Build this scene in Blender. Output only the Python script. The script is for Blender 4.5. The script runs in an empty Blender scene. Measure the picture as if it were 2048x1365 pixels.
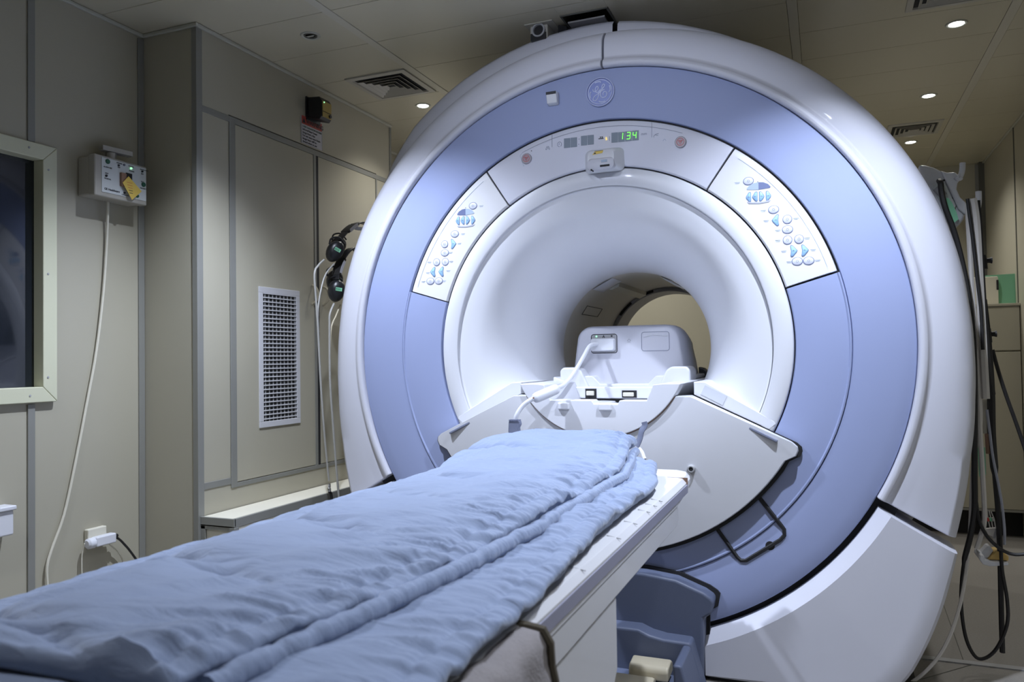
import bpy, bmesh, math, random
from mathutils import Vector, Matrix, noise
random.seed(7)
PI = math.pi
def R(a): return math.radians(a)
sc = bpy.context.scene
COL = sc.collection
# ------------------------------------------------------------------ camera
ISO = 1.06                                   # height of the bore axis
CP = Vector((0.697, -2.541, 1.024)); FPX = 1547.5
YAW, PIT, ROL = .3844, .0231, -.0145
fw = Vector((-math.sin(YAW)*math.cos(PIT), math.cos(YAW)*math.cos(PIT), math.sin(PIT)))
r0 = Vector((math.cos(YAW), math.sin(YAW), 0)); u0 = r0.cross(fw)
rt = (r0*math.cos(ROL)+u0*math.sin(ROL)).normalized(); up = rt.cross(fw).normalized()
cam = bpy.data.cameras.new('camera'); co = bpy.data.objects.new('camera', cam); COL.objects.link(co)
m = Matrix((rt, up, -fw)).transposed().to_4x4(); m.translation = CP; co.matrix_world = m
cam.sensor_width = 36; cam.lens = 36*FPX/2048; cam.clip_start = .05
cam.dof.use_dof = True; cam.dof.focus_distance = 2.75; cam.dof.aperture_fstop = 6.3
sc.camera = co
def at(px, py, ax, v):
    """point of the photograph's line of sight on the world plane axis=v"""
    d = fw+rt*((px-1024)/FPX)-up*((py-682.5)/FPX)
    return CP+d*((v-CP[ax])/d[ax])
# ------------------------------------------------------------------ materials
def mat(name, rgb, rough=.45, metal=0, bump=0, bs=200, coat=0, var=0, vs=5, emit=None, es=0, spec=.5, alpha=None, trans=0, sheen=0):
    M = bpy.data.materials.new(name); M.use_nodes = True
    nt = M.node_tree; b = nt.nodes['Principled BSDF']
    b.inputs['Base Color'].default_value = (*rgb, 1); b.inputs['Roughness'].default_value = rough
    b.inputs['Metallic'].default_value = metal; b.inputs['Coat Weight'].default_value = coat
    b.inputs['Specular IOR Level'].default_value = spec
    if sheen: b.inputs['Sheen Weight'].default_value = sheen
    if trans: b.inputs['Transmission Weight'].default_value = trans
    if emit: b.inputs['Emission Color'].default_value = (*emit, 1); b.inputs['Emission Strength'].default_value = es
    tc = nt.nodes.new('ShaderNodeTexCoord')
    if bump:
        n = nt.nodes.new('ShaderNodeTexNoise'); n.inputs['Scale'].default_value = bs; n.inputs['Detail'].default_value = 4
        bp = nt.nodes.new('ShaderNodeBump'); bp.inputs['Strength'].default_value = bump; bp.inputs['Distance'].default_value = .002
        nt.links.new(tc.outputs['Object'], n.inputs['Vector']); nt.links.new(n.outputs['Fac'], bp.inputs['Height']); nt.links.new(bp.outputs['Normal'], b.inputs['Normal'])
    if var:
        n = nt.nodes.new('ShaderNodeTexNoise'); n.inputs['Scale'].default_value = vs; n.inputs['Detail'].default_value = 6
        mx = nt.nodes.new('ShaderNodeMix'); mx.data_type = 'RGBA'
        mx.inputs['A'].default_value = (*[c*(1-var) for c in rgb], 1); mx.inputs['B'].default_value = (*[min(1, c*(1+var)) for c in rgb], 1)
        nt.links.new(tc.outputs['Object'], n.inputs['Vector']); nt.links.new(n.outputs['Fac'], mx.inputs['Factor']); nt.links.new(mx.outputs['Result'], b.inputs['Base Color'])
    return M
M = dict(
 wall=mat('wall_laminate', (.41, .385, .30), .38, bump=.04, bs=60, var=.04, vs=3),
 ceil=mat('ceiling_panel', (.54, .50, .38), .32, bump=.03, bs=40, var=.03, vs=2),
 strip=mat('ceiling_strip', (.56, .53, .44), .35),
 trim=mat('grey_profile', (.26, .26, .235), .45, metal=.2, var=.06, vs=9),
 edge=mat('pale_edge_profile', (.47, .47, .40), .4),
 seam=mat('seam_dark', (.10, .10, .085), .7),
 frame=mat('window_frame', (.60, .60, .44), .45),
 glass=mat('dark_window_glass', (.010, .013, .018), .06, coat=.3),
 white=mat('white_plastic', (.68, .69, .73), .4, coat=.1, bump=.03, bs=500),
 wcover=mat('white_cover_paint', (.59, .595, .655), .45, coat=.08, bump=.05, bs=700),
 panelw=mat('panel_white', (.68, .68, .70), .5, coat=.05),
 silver=mat('panel_silver', (.66, .67, .75), .55, spec=.3),
 funnel=mat('funnel_white', (.70, .71, .75), .4, coat=.1),
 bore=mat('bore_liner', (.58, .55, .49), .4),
 blue=mat('blue_cover_paint', (.31, .36, .56), .55, spec=.3, bump=.05, bs=700),
 dblue=mat('blue_pedestal_plastic', (.105, .125, .19), .5, bump=.12, bs=400),
 gap=mat('gap_black', (.012, .012, .014), .7),
 black=mat('black_plastic', (.012, .012, .014), .35),
 rubber=mat('black_rubber', (.014, .013, .013), .55),
 grey=mat('grey_plastic', (.35, .35, .36), .45),
 strapg=mat('bluegrey_strap', (.17, .19, .27), .6, bump=.2, bs=300),
 lav=mat('lavender_grey_inlay', (.27, .27, .35), .45, var=.06, vs=8),
 tabw=mat('table_white', (.60, .60, .61), .4, coat=.1, var=.04, vs=6),
 beige=mat('beige_plastic', (.56, .50, .36), .45),
 cream=mat('cream_plastic', (.66, .63, .52), .5),
 boxg=mat('box_enamel', (.40, .38, .33), .4),
 steel=mat('brushed_steel', (.45, .44, .43), .35, metal=.9),
 chrome=mat('chrome', (.8, .8, .8), .15, metal=1),
 plate=mat('white_faceplate', (.60, .63, .62), .4),
 cablew=mat('white_cable', (.60, .57, .53), .5),
 tubeg=mat('milky_tube', (.38, .37, .34), .4),
 cableg=mat('clear_grey_tube', (.35, .36, .42), .4),
 floor=mat('vinyl_floor', (.235, .22, .20), .5, var=.22, vs=160, bump=.1, bs=300),
 green=mat('green_card', (.22, .52, .33), .6),
 tape=mat('green_tape', (.25, .62, .38), .5),
 red=mat('sign_red', (.36, .05, .035), .5),
 paper=mat('sign_paper', (.50, .49, .52), .6),
 ink=mat('printed_ink', (.03, .03, .035), .6),
 inkg=mat('printed_grey', (.20, .22, .30), .6),
 inkl=mat('printed_pale', (.36, .44, .55), .6),
 yellow=mat('yellow_tag', (.70, .50, .10), .6),
 yell2=mat('yellow_foam', (.70, .48, .16), .7),
 orange=mat('orange_print', (.60, .20, .06), .6),
 amber=mat('amber_panel', (.42, .31, .08), .4),
 brown=mat('brown_knob', (.26, .15, .10), .5),
 lcd=mat('display_window', (.22, .26, .31), .6),
 btnw=mat('button_white', (.62, .64, .72), .4),
 btnb=mat('button_blue', (.27, .46, .68), .4),
 btnr=mat('button_rim', (.13, .16, .30), .5),
 stopg=mat('stop_grey', (.38, .35, .38), .4),
 stopr=mat('stop_red', (.60, .07, .06), .5),
 emb=mat('emblem_blue', (.20, .25, .55), .35, coat=.3),
 embl=mat('emblem_line', (.56, .61, .82), .4, coat=.2),
 gled=mat('green_digit', (.1, .8, .1), .5, emit=(.20, 1, .08), es=1.5),
 aled=mat('amber_digit', (.8, .6, .1), .5, emit=(1, .75, .2), es=1.0),
 led=mat('green_led', (.3, 1, .5), .5, emit=(.4, 1, .5), es=1.2),
 gbtn=mat('green_button', (.02, .10, .06), .4),
 lamp=mat('lit_lamp', (1, 1, 1), .5, emit=(.93, .96, 1), es=14),
 louv=mat('vent_slats', (.48, .46, .40), .4),
 vdark=mat('vent_dark', (.03, .03, .03), .8),
 grille=mat('white_grille', (.56, .56, .58), .4),
 mesh=mat('grey_mesh_cloth', (.27, .25, .25), .9, bump=.5, bs=250, var=.15, vs=40),
 meshd=mat('dark_knit_edge', (.10, .085, .06), .9, bump=.5, bs=250),
 clear=mat('tape_film', (.60, .62, .66), .2, coat=.5),
)
# quilt cloth: weave + fine wrinkles
q = bpy.data.materials.new('quilt_cloth'); q.use_nodes = True; nt = q.node_tree; b = nt.nodes['Principled BSDF']
b.inputs['Roughness'].default_value = .8; b.inputs['Sheen Weight'].default_value = .25; b.inputs['Specular IOR Level'].default_value = .25
tc = nt.nodes.new('ShaderNodeTexCoord')
n1 = nt.nodes.new('ShaderNodeTexNoise'); n1.inputs['Scale'].default_value = 9; n1.inputs['Detail'].default_value = 3
mp = nt.nodes.new('ShaderNodeMapping'); mp.inputs['Scale'].default_value = (16, 55, 30); mp.inputs['Rotation'].default_value = (0, 0, .35)
n2 = nt.nodes.new('ShaderNodeTexNoise'); n2.inputs['Scale'].default_value = 1; n2.inputs['Detail'].default_value = 5; n2.inputs['Distortion'].default_value = .8
n3 = nt.nodes.new('ShaderNodeTexVoronoi'); n3.inputs['Scale'].default_value = 700
mx = nt.nodes.new('ShaderNodeMix'); mx.data_type = 'RGBA'; mx.inputs['A'].default_value = (.205, .255, .375, 1); mx.inputs['B'].default_value = (.235, .29, .415, 1)
b1 = nt.nodes.new('ShaderNodeBump'); b1.inputs['Strength'].default_value = .55; b1.inputs['Distance'].default_value = .007
b2 = nt.nodes.new('ShaderNodeBump'); b2.inputs['Strength'].default_value = .25; b2.inputs['Distance'].default_value = .001
L = nt.links.new
L(tc.outputs['Object'], n1.inputs['Vector']); L(tc.outputs['Object'], mp.inputs['Vector']); L(mp.outputs['Vector'], n2.inputs['Vector']); L(tc.outputs['Object'], n3.inputs['Vector'])
L(n1.outputs['Fac'], mx.inputs['Factor']); L(mx.outputs['Result'], b.inputs['Base Color'])
L(n2.outputs['Fac'], b1.inputs['Height']); L(n3.outputs['Distance'], b2.inputs['Height']); L(b1.outputs['Normal'], b2.inputs['Normal']); L(b2.outputs['Normal'], b.inputs['Normal'])
M['quilt'] = q
# ------------------------------------------------------------------ mesh helper
class MB:
    def __init__(s): s.v = []; s.f = []
    def add(s, vs, fs):
        o = len(s.v); s.v += [tuple(v) for v in vs]; s.f += [[i+o for i in f] for f in fs]; return s
    def box(s, x0, x1, y0, y1, z0, z1):
        x0, x1 = sorted((x0, x1)); y0, y1 = sorted((y0, y1)); z0, z1 = sorted((z0, z1))
        return s.add([(x, y, z) for z in (z0, z1) for y in (y0, y1) for x in (x0, x1)], [(0, 2, 3, 1), (4, 5, 7, 6), (0, 1, 5, 4), (2, 6, 7, 3), (0, 4, 6, 2), (1, 3, 7, 5)])
    def obox(s, c, ex, ey, ez):
        c, ex, ey, ez = map(Vector, (c, ex, ey, ez))
        return s.add([c+ex*x+ey*y+ez*z for z in (-1, 1) for y in (-1, 1) for x in (-1, 1)], [(0, 2, 3, 1), (4, 5, 7, 6), (0, 1, 5, 4), (2, 6, 7, 3), (0, 4, 6, 2), (1, 3, 7, 5)])
    def loops(s, L, closed=True, cap=True):
        """skin a list of vertex rings"""
        n = len(L[0]); vs = [p for l in L for p in l]; fs = []
        for i in range(len(L)-1):
            for j in range(n if closed else n-1):
                k = (j+1) % n; fs.append((i*n+j, i*n+k, (i+1)*n+k, (i+1)*n+j))
        if cap and closed: fs.append(tuple(range(n-1, -1, -1))); fs.append(tuple((len(L)-1)*n+j for j in range(n)))
        return s.add(vs, fs)
    def prism(s, poly, ax, d0, d1):
        """poly in the two other axes (in xyz order), extruded along ax"""
        def P(a, b, d): return [(d, a, b), (a, d, b), (a, b, d)][ax]
        return s.loops([[P(a, b, d0) for a, b in poly], [P(a, b, d1) for a, b in poly]])
    def tube(s, pts, r, n=8, cap=True, flat=1):
        pts = [Vector(p) for p in pts]; L = []; nrm = None
        for i, p in enumerate(pts):
            t = (pts[min(i+1, len(pts)-1)]-pts[max(i-1, 0)]).normalized()
            if nrm is None: nrm = t.orthogonal().normalized()
            nrm = (nrm-t*nrm.dot(t)).normalized(); bn = t.cross(nrm); rr = r[i] if isinstance(r, (list, tuple)) else r
            L.append([p+(nrm*math.cos(2*PI*k/n)+bn*flat*math.sin(2*PI*k/n))*rr for k in range(n)])
        return s.loops(L, cap=cap)
    def lathe(s, prof, c, ax=1, n=32, cap=True):
        c = Vector(c); L = []
        for r, h in prof:
            ring = []
            for k in range(n):
                a = 2*PI*k/n; ca, sa = r*math.cos(a), r*math.sin(a)
                ring.append(c+Vector([(h, ca, sa), (ca, h, sa), (ca, sa, h)][ax]))
            L.append(ring)
        return s.loops(L, cap=cap)
    def ell(s, c, rx, ry, rz, n=14, m=8):
        L = [[(c[0]+rx*math.sin(t)*math.cos(2*PI*k/n), c[1]+ry*math.sin(t)*math.sin(2*PI*k/n), c[2]+rz*math.cos(t)) for k in range(n)] for t in [PI*(i+.03)/(m+.06) for i in range(m+1)]]
        return s.loops(L)
def rrect(x0, x1, z0, z1, r, n=5):
    out = []
    for cx, cz, a in ((x1-r, z1-r, 0), (x0+r, z1-r, 90), (x0+r, z0+r, 180), (x1-r, z0+r, 270)):
        for k in range(n+1): t = R(a+90*k/n); out.append((cx+r*math.cos(t), cz+r*math.sin(t)))
    return out
def catmull(P, n=8):
    P = [Vector(p) for p in P]; out = []
    Q = [P[0]*2-P[1]]+P+[P[-1]*2-P[-2]]
    for i in range(1, len(Q)-2):
        a, b_, c, d = Q[i-1:i+3]
        for k in range(n):
            t = k/n; out.append(.5*((2*b_)+(c-a)*t+(2*a-5*b_+4*c-d)*t*t+(3*b_-a-3*c+d)*t**3))
    return out+[P[-1]]
ORG = {}
def link(name, me, m_, parent, smooth, bevel, label):
    o = bpy.data.objects.new(name, me); COL.objects.link(o)
    if m_: me.materials.append(M[m_] if isinstance(m_, str) else m_)
    if parent:
        o.parent = parent; o.location = -ORG.get(parent.name, Vector((0, 0, 0)))
    if smooth:
        bm = bmesh.new(); bm.from_mesh(me); bmesh.ops.recalc_face_normals(bm, faces=bm.faces)
        for f in bm.faces: f.smooth = True
        for e in bm.edges:
            if len(e.link_faces) == 2 and e.calc_face_angle(0) > R(smooth if smooth > 1 else 38): e.smooth = bool(bevel)
        bm.to_mesh(me); bm.free()
    else:
        bm = bmesh.new(); bm.from_mesh(me); bmesh.ops.recalc_face_normals(bm, faces=bm.faces); bm.to_mesh(me); bm.free()
    if bevel:
        md = o.modifiers.new('bevel', 'BEVEL'); md.width = bevel; md.segments = 3; md.limit_method = 'ANGLE'; md.angle_limit = R(35); md.harden_normals = True
    if label: o['label'] = label
    return o
def ob(name, mb, m_, parent=None, smooth=1, bevel=0, label=None):
    me = bpy.data.meshes.new(name); me.from_pydata(mb.v, [], mb.f); me.update()
    return link(name, me, m_, parent, smooth, bevel, label)
def thing(name, label, cat, loc=(0, 0, 0), group=None):
    o = bpy.data.objects.new(name, None); COL.objects.link(o); o.location = loc; o.empty_display_size = .05
    ORG[o.name] = Vector(loc); return tag(o, label, cat, group)
def tag(o, label, cat, group=None):
    o['label'] = label; o['category'] = cat
    if group: o['group'] = group
    return o
def struct(name, mb, m_, parent=None, bevel=0, label=None):
    o = ob(name, mb, m_, parent, bevel=bevel, label=label)
    if not parent: o['kind'] = 'structure'
    return o
def text(name, s, size, org, xd, ud, m_, parent, depth=.0006, bold=0, align='LEFT', label=None):
    cu = bpy.data.curves.new(name, 'FONT'); cu.body = s; cu.size = size; cu.extrude = depth; cu.offset = bold; cu.align_x = align; cu.resolution_u = 3
    t = bpy.data.objects.new('tmp', cu); COL.objects.link(t)
    me = bpy.data.meshes.new_from_object(t); bpy.data.objects.remove(t); bpy.data.curves.remove(cu)
    xd = Vector(xd).normalized(); ud = Vector(ud).normalized(); nd = xd.cross(ud)
    mm = Matrix((xd, ud, nd)).transposed().to_4x4(); mm.translation = Vector(org); me.transform(mm); me.name = name
    return link(name, me, m_, parent, 0, 0, label)
def copytree(o, loc, label):
    r = o.copy(); COL.objects.link(r); r.location = loc
    if label: r['label'] = label
    for ch in list(o.children):
        c = ch.copy(); COL.objects.link(c); c.parent = r
        for g in list(ch.children):
            d = g.copy(); COL.objects.link(d); d.parent = c
    return r
# ------------------------------------------------------------------ room
H = 2.275; LW = -1.68; RW = 1.69; BW = 3.336; FW = -3.6; CB = -1.42
struct('floor', MB().box(LW-.1, RW+.1, FW-.1, BW+.1, -.08, 0), 'floor')
sb = MB()                                       # metal strip and joints in the floor
struct('trim_1', MB().box(.90, RW, .385, .415, 0, .004), 'grey')
j = MB()
for a, c in (((1.10, .43), (1.19, BW)), ((.93, .18), (1.12, .39))):
    d = Vector((c[0]-a[0], c[1]-a[1], 0)).normalized(); nn = Vector((-d.y, d.x, 0))*.0012
    j.obox(Vector(((a[0]+c[0])/2, (a[1]+c[1])/2, .0006)), Vector((c[0]-a[0], c[1]-a[1], 0))/2, nn, (0, 0, .0006))
struct('trim_2', j, 'seam')
# ceiling: slab, 30 cm panels and raised runners
c = MB(); XS = [LW-.1, -.943, .597, 1.344, RW+.1]
for i in range(4):
    x0 = XS[i]+(.0 if i == 0 else .034); x1 = XS[i+1]
    k = -13
    while -.247+.3*k < BW:
        y0 = -.247+.3*k; y1 = y0+.3
        if not (i == 1 and abs(y0-.053) < .01): c.box(x0+.0012, x1-.0012, max(FW-.1, y0+.0012), min(BW+.1, y1-.0012), H, H+.02)
        else:                                   # the panels around the duct opening
            c.box(x0+.0012, -.175, y0+.0012, y1-.0012, H, H+.02); c.box(.005, x1-.0012, y0+.0012, y1-.0012, H, H+.02); c.box(-.175, .005, y0+.0012, y0+.075, H, H+.02)
        k += 1
struct('ceiling', c, 'ceil', bevel=.0012)
c = MB()
for x in XS[1:4]: c.box(x, x+.034, FW-.1, BW+.1, H-.002, H+.02)
struct('trim_3', c, 'strip', bevel=.001)
c = MB().box(LW-.1, RW+.1, FW-.1, .128, H+.0205, H+.04); c.box(LW-.1, RW+.1, .36, BW+.1, H+.0205, H+.04); c.box(LW-.1, -.18, .128, .36, H+.0205, H+.04); c.box(.01, RW+.1, .128, .36, H+.0205, H+.04)
struct('ceiling', c, 'seam', label='dark backing above the panel joints')
# walls
WIN = (-3.3, -.73, .905, 1.748)                 # y0 y1 z0 z1 of the window opening, outer frame
w = MB().box(LW-.1, LW, FW, WIN[0], 0, H).box(LW-.1, LW, WIN[1], BW, 0, H).box(LW-.1, LW, WIN[0], WIN[1], 0, WIN[2]).box(LW-.1, LW, WIN[0], WIN[1], WIN[3], H)
struct('wall_left', w, 'wall')
struct('wall_back', MB().box(LW-.1, RW+.1, BW, BW+.1, 0, H), 'wall')
struct('wall_front', MB().box(LW-.1, RW+.1, FW-.1, FW, 0, H), 'wall')
struct('wall_right', MB().box(RW, RW+.1, FW, BW, 0, H), 'wall')
t = MB()
for y0, y1 in ((-.822, -.797), (-.388, -.361), (1.6, 1.625), (-2.1, -2.075)):
    if y0 < -.73: t.box(LW, LW+.006, y0, y1, 0, .9); t.box(LW, LW+.006, y0, y1, 1.752, H-.02)
    else: t.box(LW, LW+.006, y0, y1, 0, H-.02)
struct('trim_4', t, 'trim', bevel=.002)
t = MB().box(LW, LW+.012, FW, -.36, H-.014, H-.001).box(LW, LW+.012, 1.01, BW, H-.014, H-.001).box(CB, CB+.012, -.36, 1.01, H-.014, H-.001).box(LW, CB+.012, -.372, -.36, H-.014, H-.001).box(RW-.01, RW, FW, BW, H-.012, H-.001)
struct('trim_5', t, 'edge', bevel=.003)
t = MB().box(RW-.004, RW, 2.445, 2.456, 0, H-.012).box(RW-.03, RW, BW-.03, BW, 0, H).box(RW-.004, RW, 1.2, 1.211, 0, H)
struct('trim_6', t, 'seam')
struct('trim_7', MB().box(RW-.05, RW-.03, BW-.01, BW, 0, H-.01), 'trim')
struct('baseboard_left', MB().box(LW, LW+.008, FW, -.37, 0, .07), 'trim')
# window: thick cream frame with mitred corner, dark glass
wn = MB()
y0, y1, z0, z1 = WIN; g = .05
for pl in ([(y0, z0), (y1, z0), (y1-g, z0+g), (y0+g, z0+g)], [(y1, z0), (y1, z1), (y1-g, z1-g), (y1-g, z0+g)], [(y1, z1), (y0, z1), (y0+g, z1-g), (y1-g, z1-g)], [(y0, z1), (y0, z0), (y0+g, z0+g), (y0+g, z1-g)]):
    wn.prism(pl, 0, LW-.06, LW+.02)
wf = struct('window_1', wn, 'frame', bevel=.003, label='dark control room window in a cream screwed frame')
ob('pane', MB().box(LW-.03, LW-.024, y0+g-.005, y1-g+.005, z0+g-.005, z1-g+.005), 'glass', wf, label='dark reflecting glass')
for px, py in ((99, 340), (98, 548), (98, 755), (62, 792), (60, 295)):
    p = at(px-2, py, 0, LW+.02); ob('screw', MB().lathe([(.0035, 0), (.0035, .0015), (.001, .002)], p, 0, 10), 'grey', wf)
# ------------------------------------------------------------------ built-in cupboard on the left wall
cb = thing('built_in_cupboard', 'built-in cream cupboard with grey metal edging, two doors and a louvred grille', 'cupboard', (CB-.13, .33, 0))
bd = MB().box(LW+.001, CB, -.36, 1.01, 0, .545).box(LW+.001, CB, -.36, 1.01, 1.985, H-.001).box(LW+.001, CB-.02, -.36, 1.01, .545, 1.985).box(CB-.02, CB, -.36, -.195, .545, 1.985).box(CB-.02, CB, .865, 1.01, .545, 1.985)
ob('body', bd, 'wall', cb)
e = MB().box(CB-.02, CB+.004, -.364, -.334, 0, H-.015).box(CB-.001, CB+.003, -.334, 1.0, 1.956, 1.980).box(CB, CB+.004, -.195, -.162, .545, 1.975)
e.box(CB, CB+.003, -.334, -.195, .561, .586).box(CB, CB+.003, -.162, 1.0, .545, .562).box(CB-.02, CB+.004, .996, 1.014, 0, H-.015).box(CB, CB+.003, .858, .870, .56, 1.96)
ob('edging', e, 'trim', cb, bevel=.0015, label='grey metal edging strips')
d1 = ob('door', MB().box(CB-.018, CB+.001, -.160, .338, .564, 1.955), 'wall', cb, bevel=.002)
d2 = ob('door', MB().box(CB-.018, CB+.001, .372, .856, .564, 1.955), 'wall', cb, bevel=.002)
ob('door_gap', MB().box(CB-.012, CB+.0035, .338, .353, .548, 1.958), 'trim', cb)
ob('door_gap', MB().box(CB-.012, CB+.002, .353, .372, .56, 1.956), 'gap', cb, label='dark gap between the doors')
for y, dd in ((.322, d1), (.402, d2)):
    pts = [(CB+.001, y, 1.366), (CB+.022, y, 1.352), (CB+.030, y+.003, 1.324), (CB+.022, y, 1.296), (CB+.001, y, 1.282)]
    ob('handle', MB().tube(catmull(pts, 5), .0055, 8), 'beige', dd, label='bow handle')
gr = MB(); gy0, gy1, gz0, gz1 = -.034, .226, .760, 1.332; f_ = .024
gr.box(CB, CB+.006, gy0, gy1, gz0, gz0+f_).box(CB, CB+.006, gy0, gy1, gz1-f_, gz1).box(CB, CB+.006, gy0, gy0+f_, gz0+f_, gz1-f_).box(CB, CB+.006, gy1-f_, gy1, gz0+f_, gz1-f_)
gf = ob('vent_grille', gr, 'grille', d1, bevel=.0015, label='tall white louvred grille')
gs = MB(); gv = MB()
for k in range(31):
    z = gz0+f_+.008+k*(gz1-gz0-2*f_-.012)/30; gs.box(CB+.0015, CB+.006, gy0+f_, gy1-f_, z, z+.0045)
for k in range(9):
    y = gy0+f_+.012+k*(gy1-gy0-2*f_-.022)/8; gv.box(CB+.0012, CB+.003, y, y+.005, gz0+f_, gz1-f_)
ob('vent_grille', gs, 'grille', d1, label='grille slats'); ob('vent_grille', gv, 'grey', d1, label='upright bars behind the slats'); ob('grille_backing', MB().box(CB+.0008, CB+.0011, gy0+f_, gy1-f_, gz0+f_, gz1-f_), 'vdark', d1)
# low boxed ledge in front of the cupboard
lg = thing('boxed_ledge', 'low boxed ledge with grey metal edges below the cream cupboard', 'ledge', (-1.33, .33, 0))
lx = -1.262
ob('top_panel', MB().box(CB+.005, lx-.012, -.345, 1.0, .455, .466), 'cream', lg)
ob('front_panel', MB().box(lx-.012, lx-.002, -.33, 1.0, 0, .435).box(CB+.006, lx-.012, -.345, -.335, 0, .43), 'cream', lg)
ob('edging', MB().box(lx-.012, lx, -.352, 1.0, .436, .468).box(CB+.004, lx, -.355, -.345, .440, .468).box(CB+.004, lx, -.353, -.347, .424, .436).box(lx-.022, lx+.001, -.355, -.33, 0, .436).box(CB+.004, CB+.024, -.353, -.34, 0, .436), 'trim', lg, bevel=.0015)
# sliver of a second fitting beyond the cupboard
b2_ = thing('far_wall_unit', 'cream wall unit partly hidden behind the scanner beyond the cupboard', 'cupboard', (-1.6, 1.6, 0))
ob('body', MB().box(LW+.001, -1.5, 1.35, 2.1, 0, 2.06), 'wall', b2_); ob('top_rail', MB().box(LW+.001, -1.497, 1.348, 2.1, 2.06, 2.075), 'trim', b2_)
# ------------------------------------------------------------------ wall fittings, left
bx = thing('wall_control_box', 'grey enamel control box with lever switch and yellow tag beside the window', 'control box', (LW+.04, -.54, 1.6))
ob('body', MB().box(LW+.001, LW+.078, -.640, -.430, 1.606, 1.743), 'boxg', bx, bevel=.007)
ob('lid', MB().box(LW+.056, LW+.088, -.644, -.426, 1.603, 1.746), 'boxg', bx, bevel=.005)
X = LW+.088
pl = ob('faceplate', MB().box(X, X+.002, -.618, -.431, 1.619, 1.738), 'plate', bx, label='white printed faceplate')
ud = (0, 0, 1); xd = (0, 1, 0); XX = X+.0024
def fp(cx, cy): return at(140+cx*.11724, 260+cy*.11724, 0, X+.002)
for cx, cy, rr, mm_ in ((640, 540, .0085, 'gbtn'), (1250, 935, .0085, 'gbtn'), (1145, 1130, .006, 'gbtn'), (825, 605, .0035, 'ink'), (1228, 712, .0035, 'ink'), (925, 1075, .0035, 'ink'), (615, 783, .004, 'ink'), (920, 598, .004, 'inkg'), (1037, 657, .0035, 'led')):
    p = fp(cx, cy); ob('button' if mm_ == 'gbtn' else 'indicator', MB().lathe([(rr, -.001), (rr, .003), (rr*.8, .005)], p, 0, 14), mm_, pl)
for cx, cy, s in ((570, 632, 'ALARM OFF'), (795, 570, 'POWER'), (810, 645, 'OFF'), (995, 625, 'SYSTEM'), (1005, 705, 'POWER'), (1195, 680, 'RUNDOWN'), (1210, 755, 'ON'), (595, 745, 'TEST'), (585, 832, 'NORMAL'), (1205, 890, 'TEST'), (1195, 1000, 'MAGNET'), (880, 1110, 'CHARGER')):
    p = fp(cx, cy); text('lettering', s, .0066, p+Vector((.0006, 0, 0)), xd, ud, 'ink', pl, .0003)
text('lettering', 'GE Healthcare', .0105, fp(585, 1015)+Vector((.0006, 0, 0)), xd, ud, 'ink', pl, .0003, .0002)
p = fp(880, 860); ob('switch_guard', MB().box(X, X+.012, p.y-.008, p.y+.014, p.z-.022, p.z+.026), 'brown', bx, bevel=.002, label='brown switch guard')
p = fp(1000, 810); ob('switch_recess', MB().box(X, X+.006, p.y-.012, p.y+.012, p.z-.010, p.z+.014), 'gap', bx)
p = fp(1055, 1000); tgp = []
for cx, cy in ((1000, 790), (900, 900), (1060, 1195), (1225, 1050)):
    qq = at(140+cx*.11724, 260+cy*.11724, 0, X+.016); tgp.append((qq.y, qq.z))
tg = ob('warning_tag', MB().prism(tgp, 0, X+.015, X+.016), 'yellow', bx, label='yellow warning tag')
for k in range(5):
    t0 = Vector((0, *tgp[0])).lerp(Vector((0, *tgp[2])), .28+.11*k); t1 = Vector((0, *tgp[1])).lerp(Vector((0, *tgp[3])), .1)
    dy = .012-.0012*k; ob('tag_print', MB().box(X+.016, X+.0163, t0.y-dy, t0.y+dy, t0.z-.0008, t0.z+.0012), 'orange' if k < 3 else 'ink', tg)
lp_ = at(222, 312, 0, LW+.045)
ob('lever_post', MB().lathe([(.018, 0), (.018, .030), (.016, .032)], (LW+.045, lp_.y, 1.743), 2, 24), 'steel', bx)
ob('lever_arm', MB().obox((LW+.048, lp_.y+.018, 1.785), (.016, -.004, 0), (.008, .056, 0), (0, 0, .009)), 'boxg', bx, bevel=.002)
ob('cable_knot', MB().tube(catmull([(LW+.05, -.50, 1.746), (LW+.05, -.485, 1.752), (LW+.05, -.47, 1.748), (LW+.05, -.455, 1.752)], 4), .004, 6), 'cream', bx)
cab = [(216, 404, .03), (214, 470, .015), (207, 580, .012), (193, 700, .01), (175, 800, .01), (150, 930, .01), (128, 1030, .01), (103, 1100, .01), (94, 1135, .012), (95, 1175, .014), (100, 1260, .02)]
tag(ob('wall_cable', MB().tube(catmull([at(a, b_, 0, LW+h) for a, b_, h in cab], 5), .0045, 8), 'cream'), 'thin pale cable hanging in a bow from the control box down the wall', 'cable')
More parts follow.
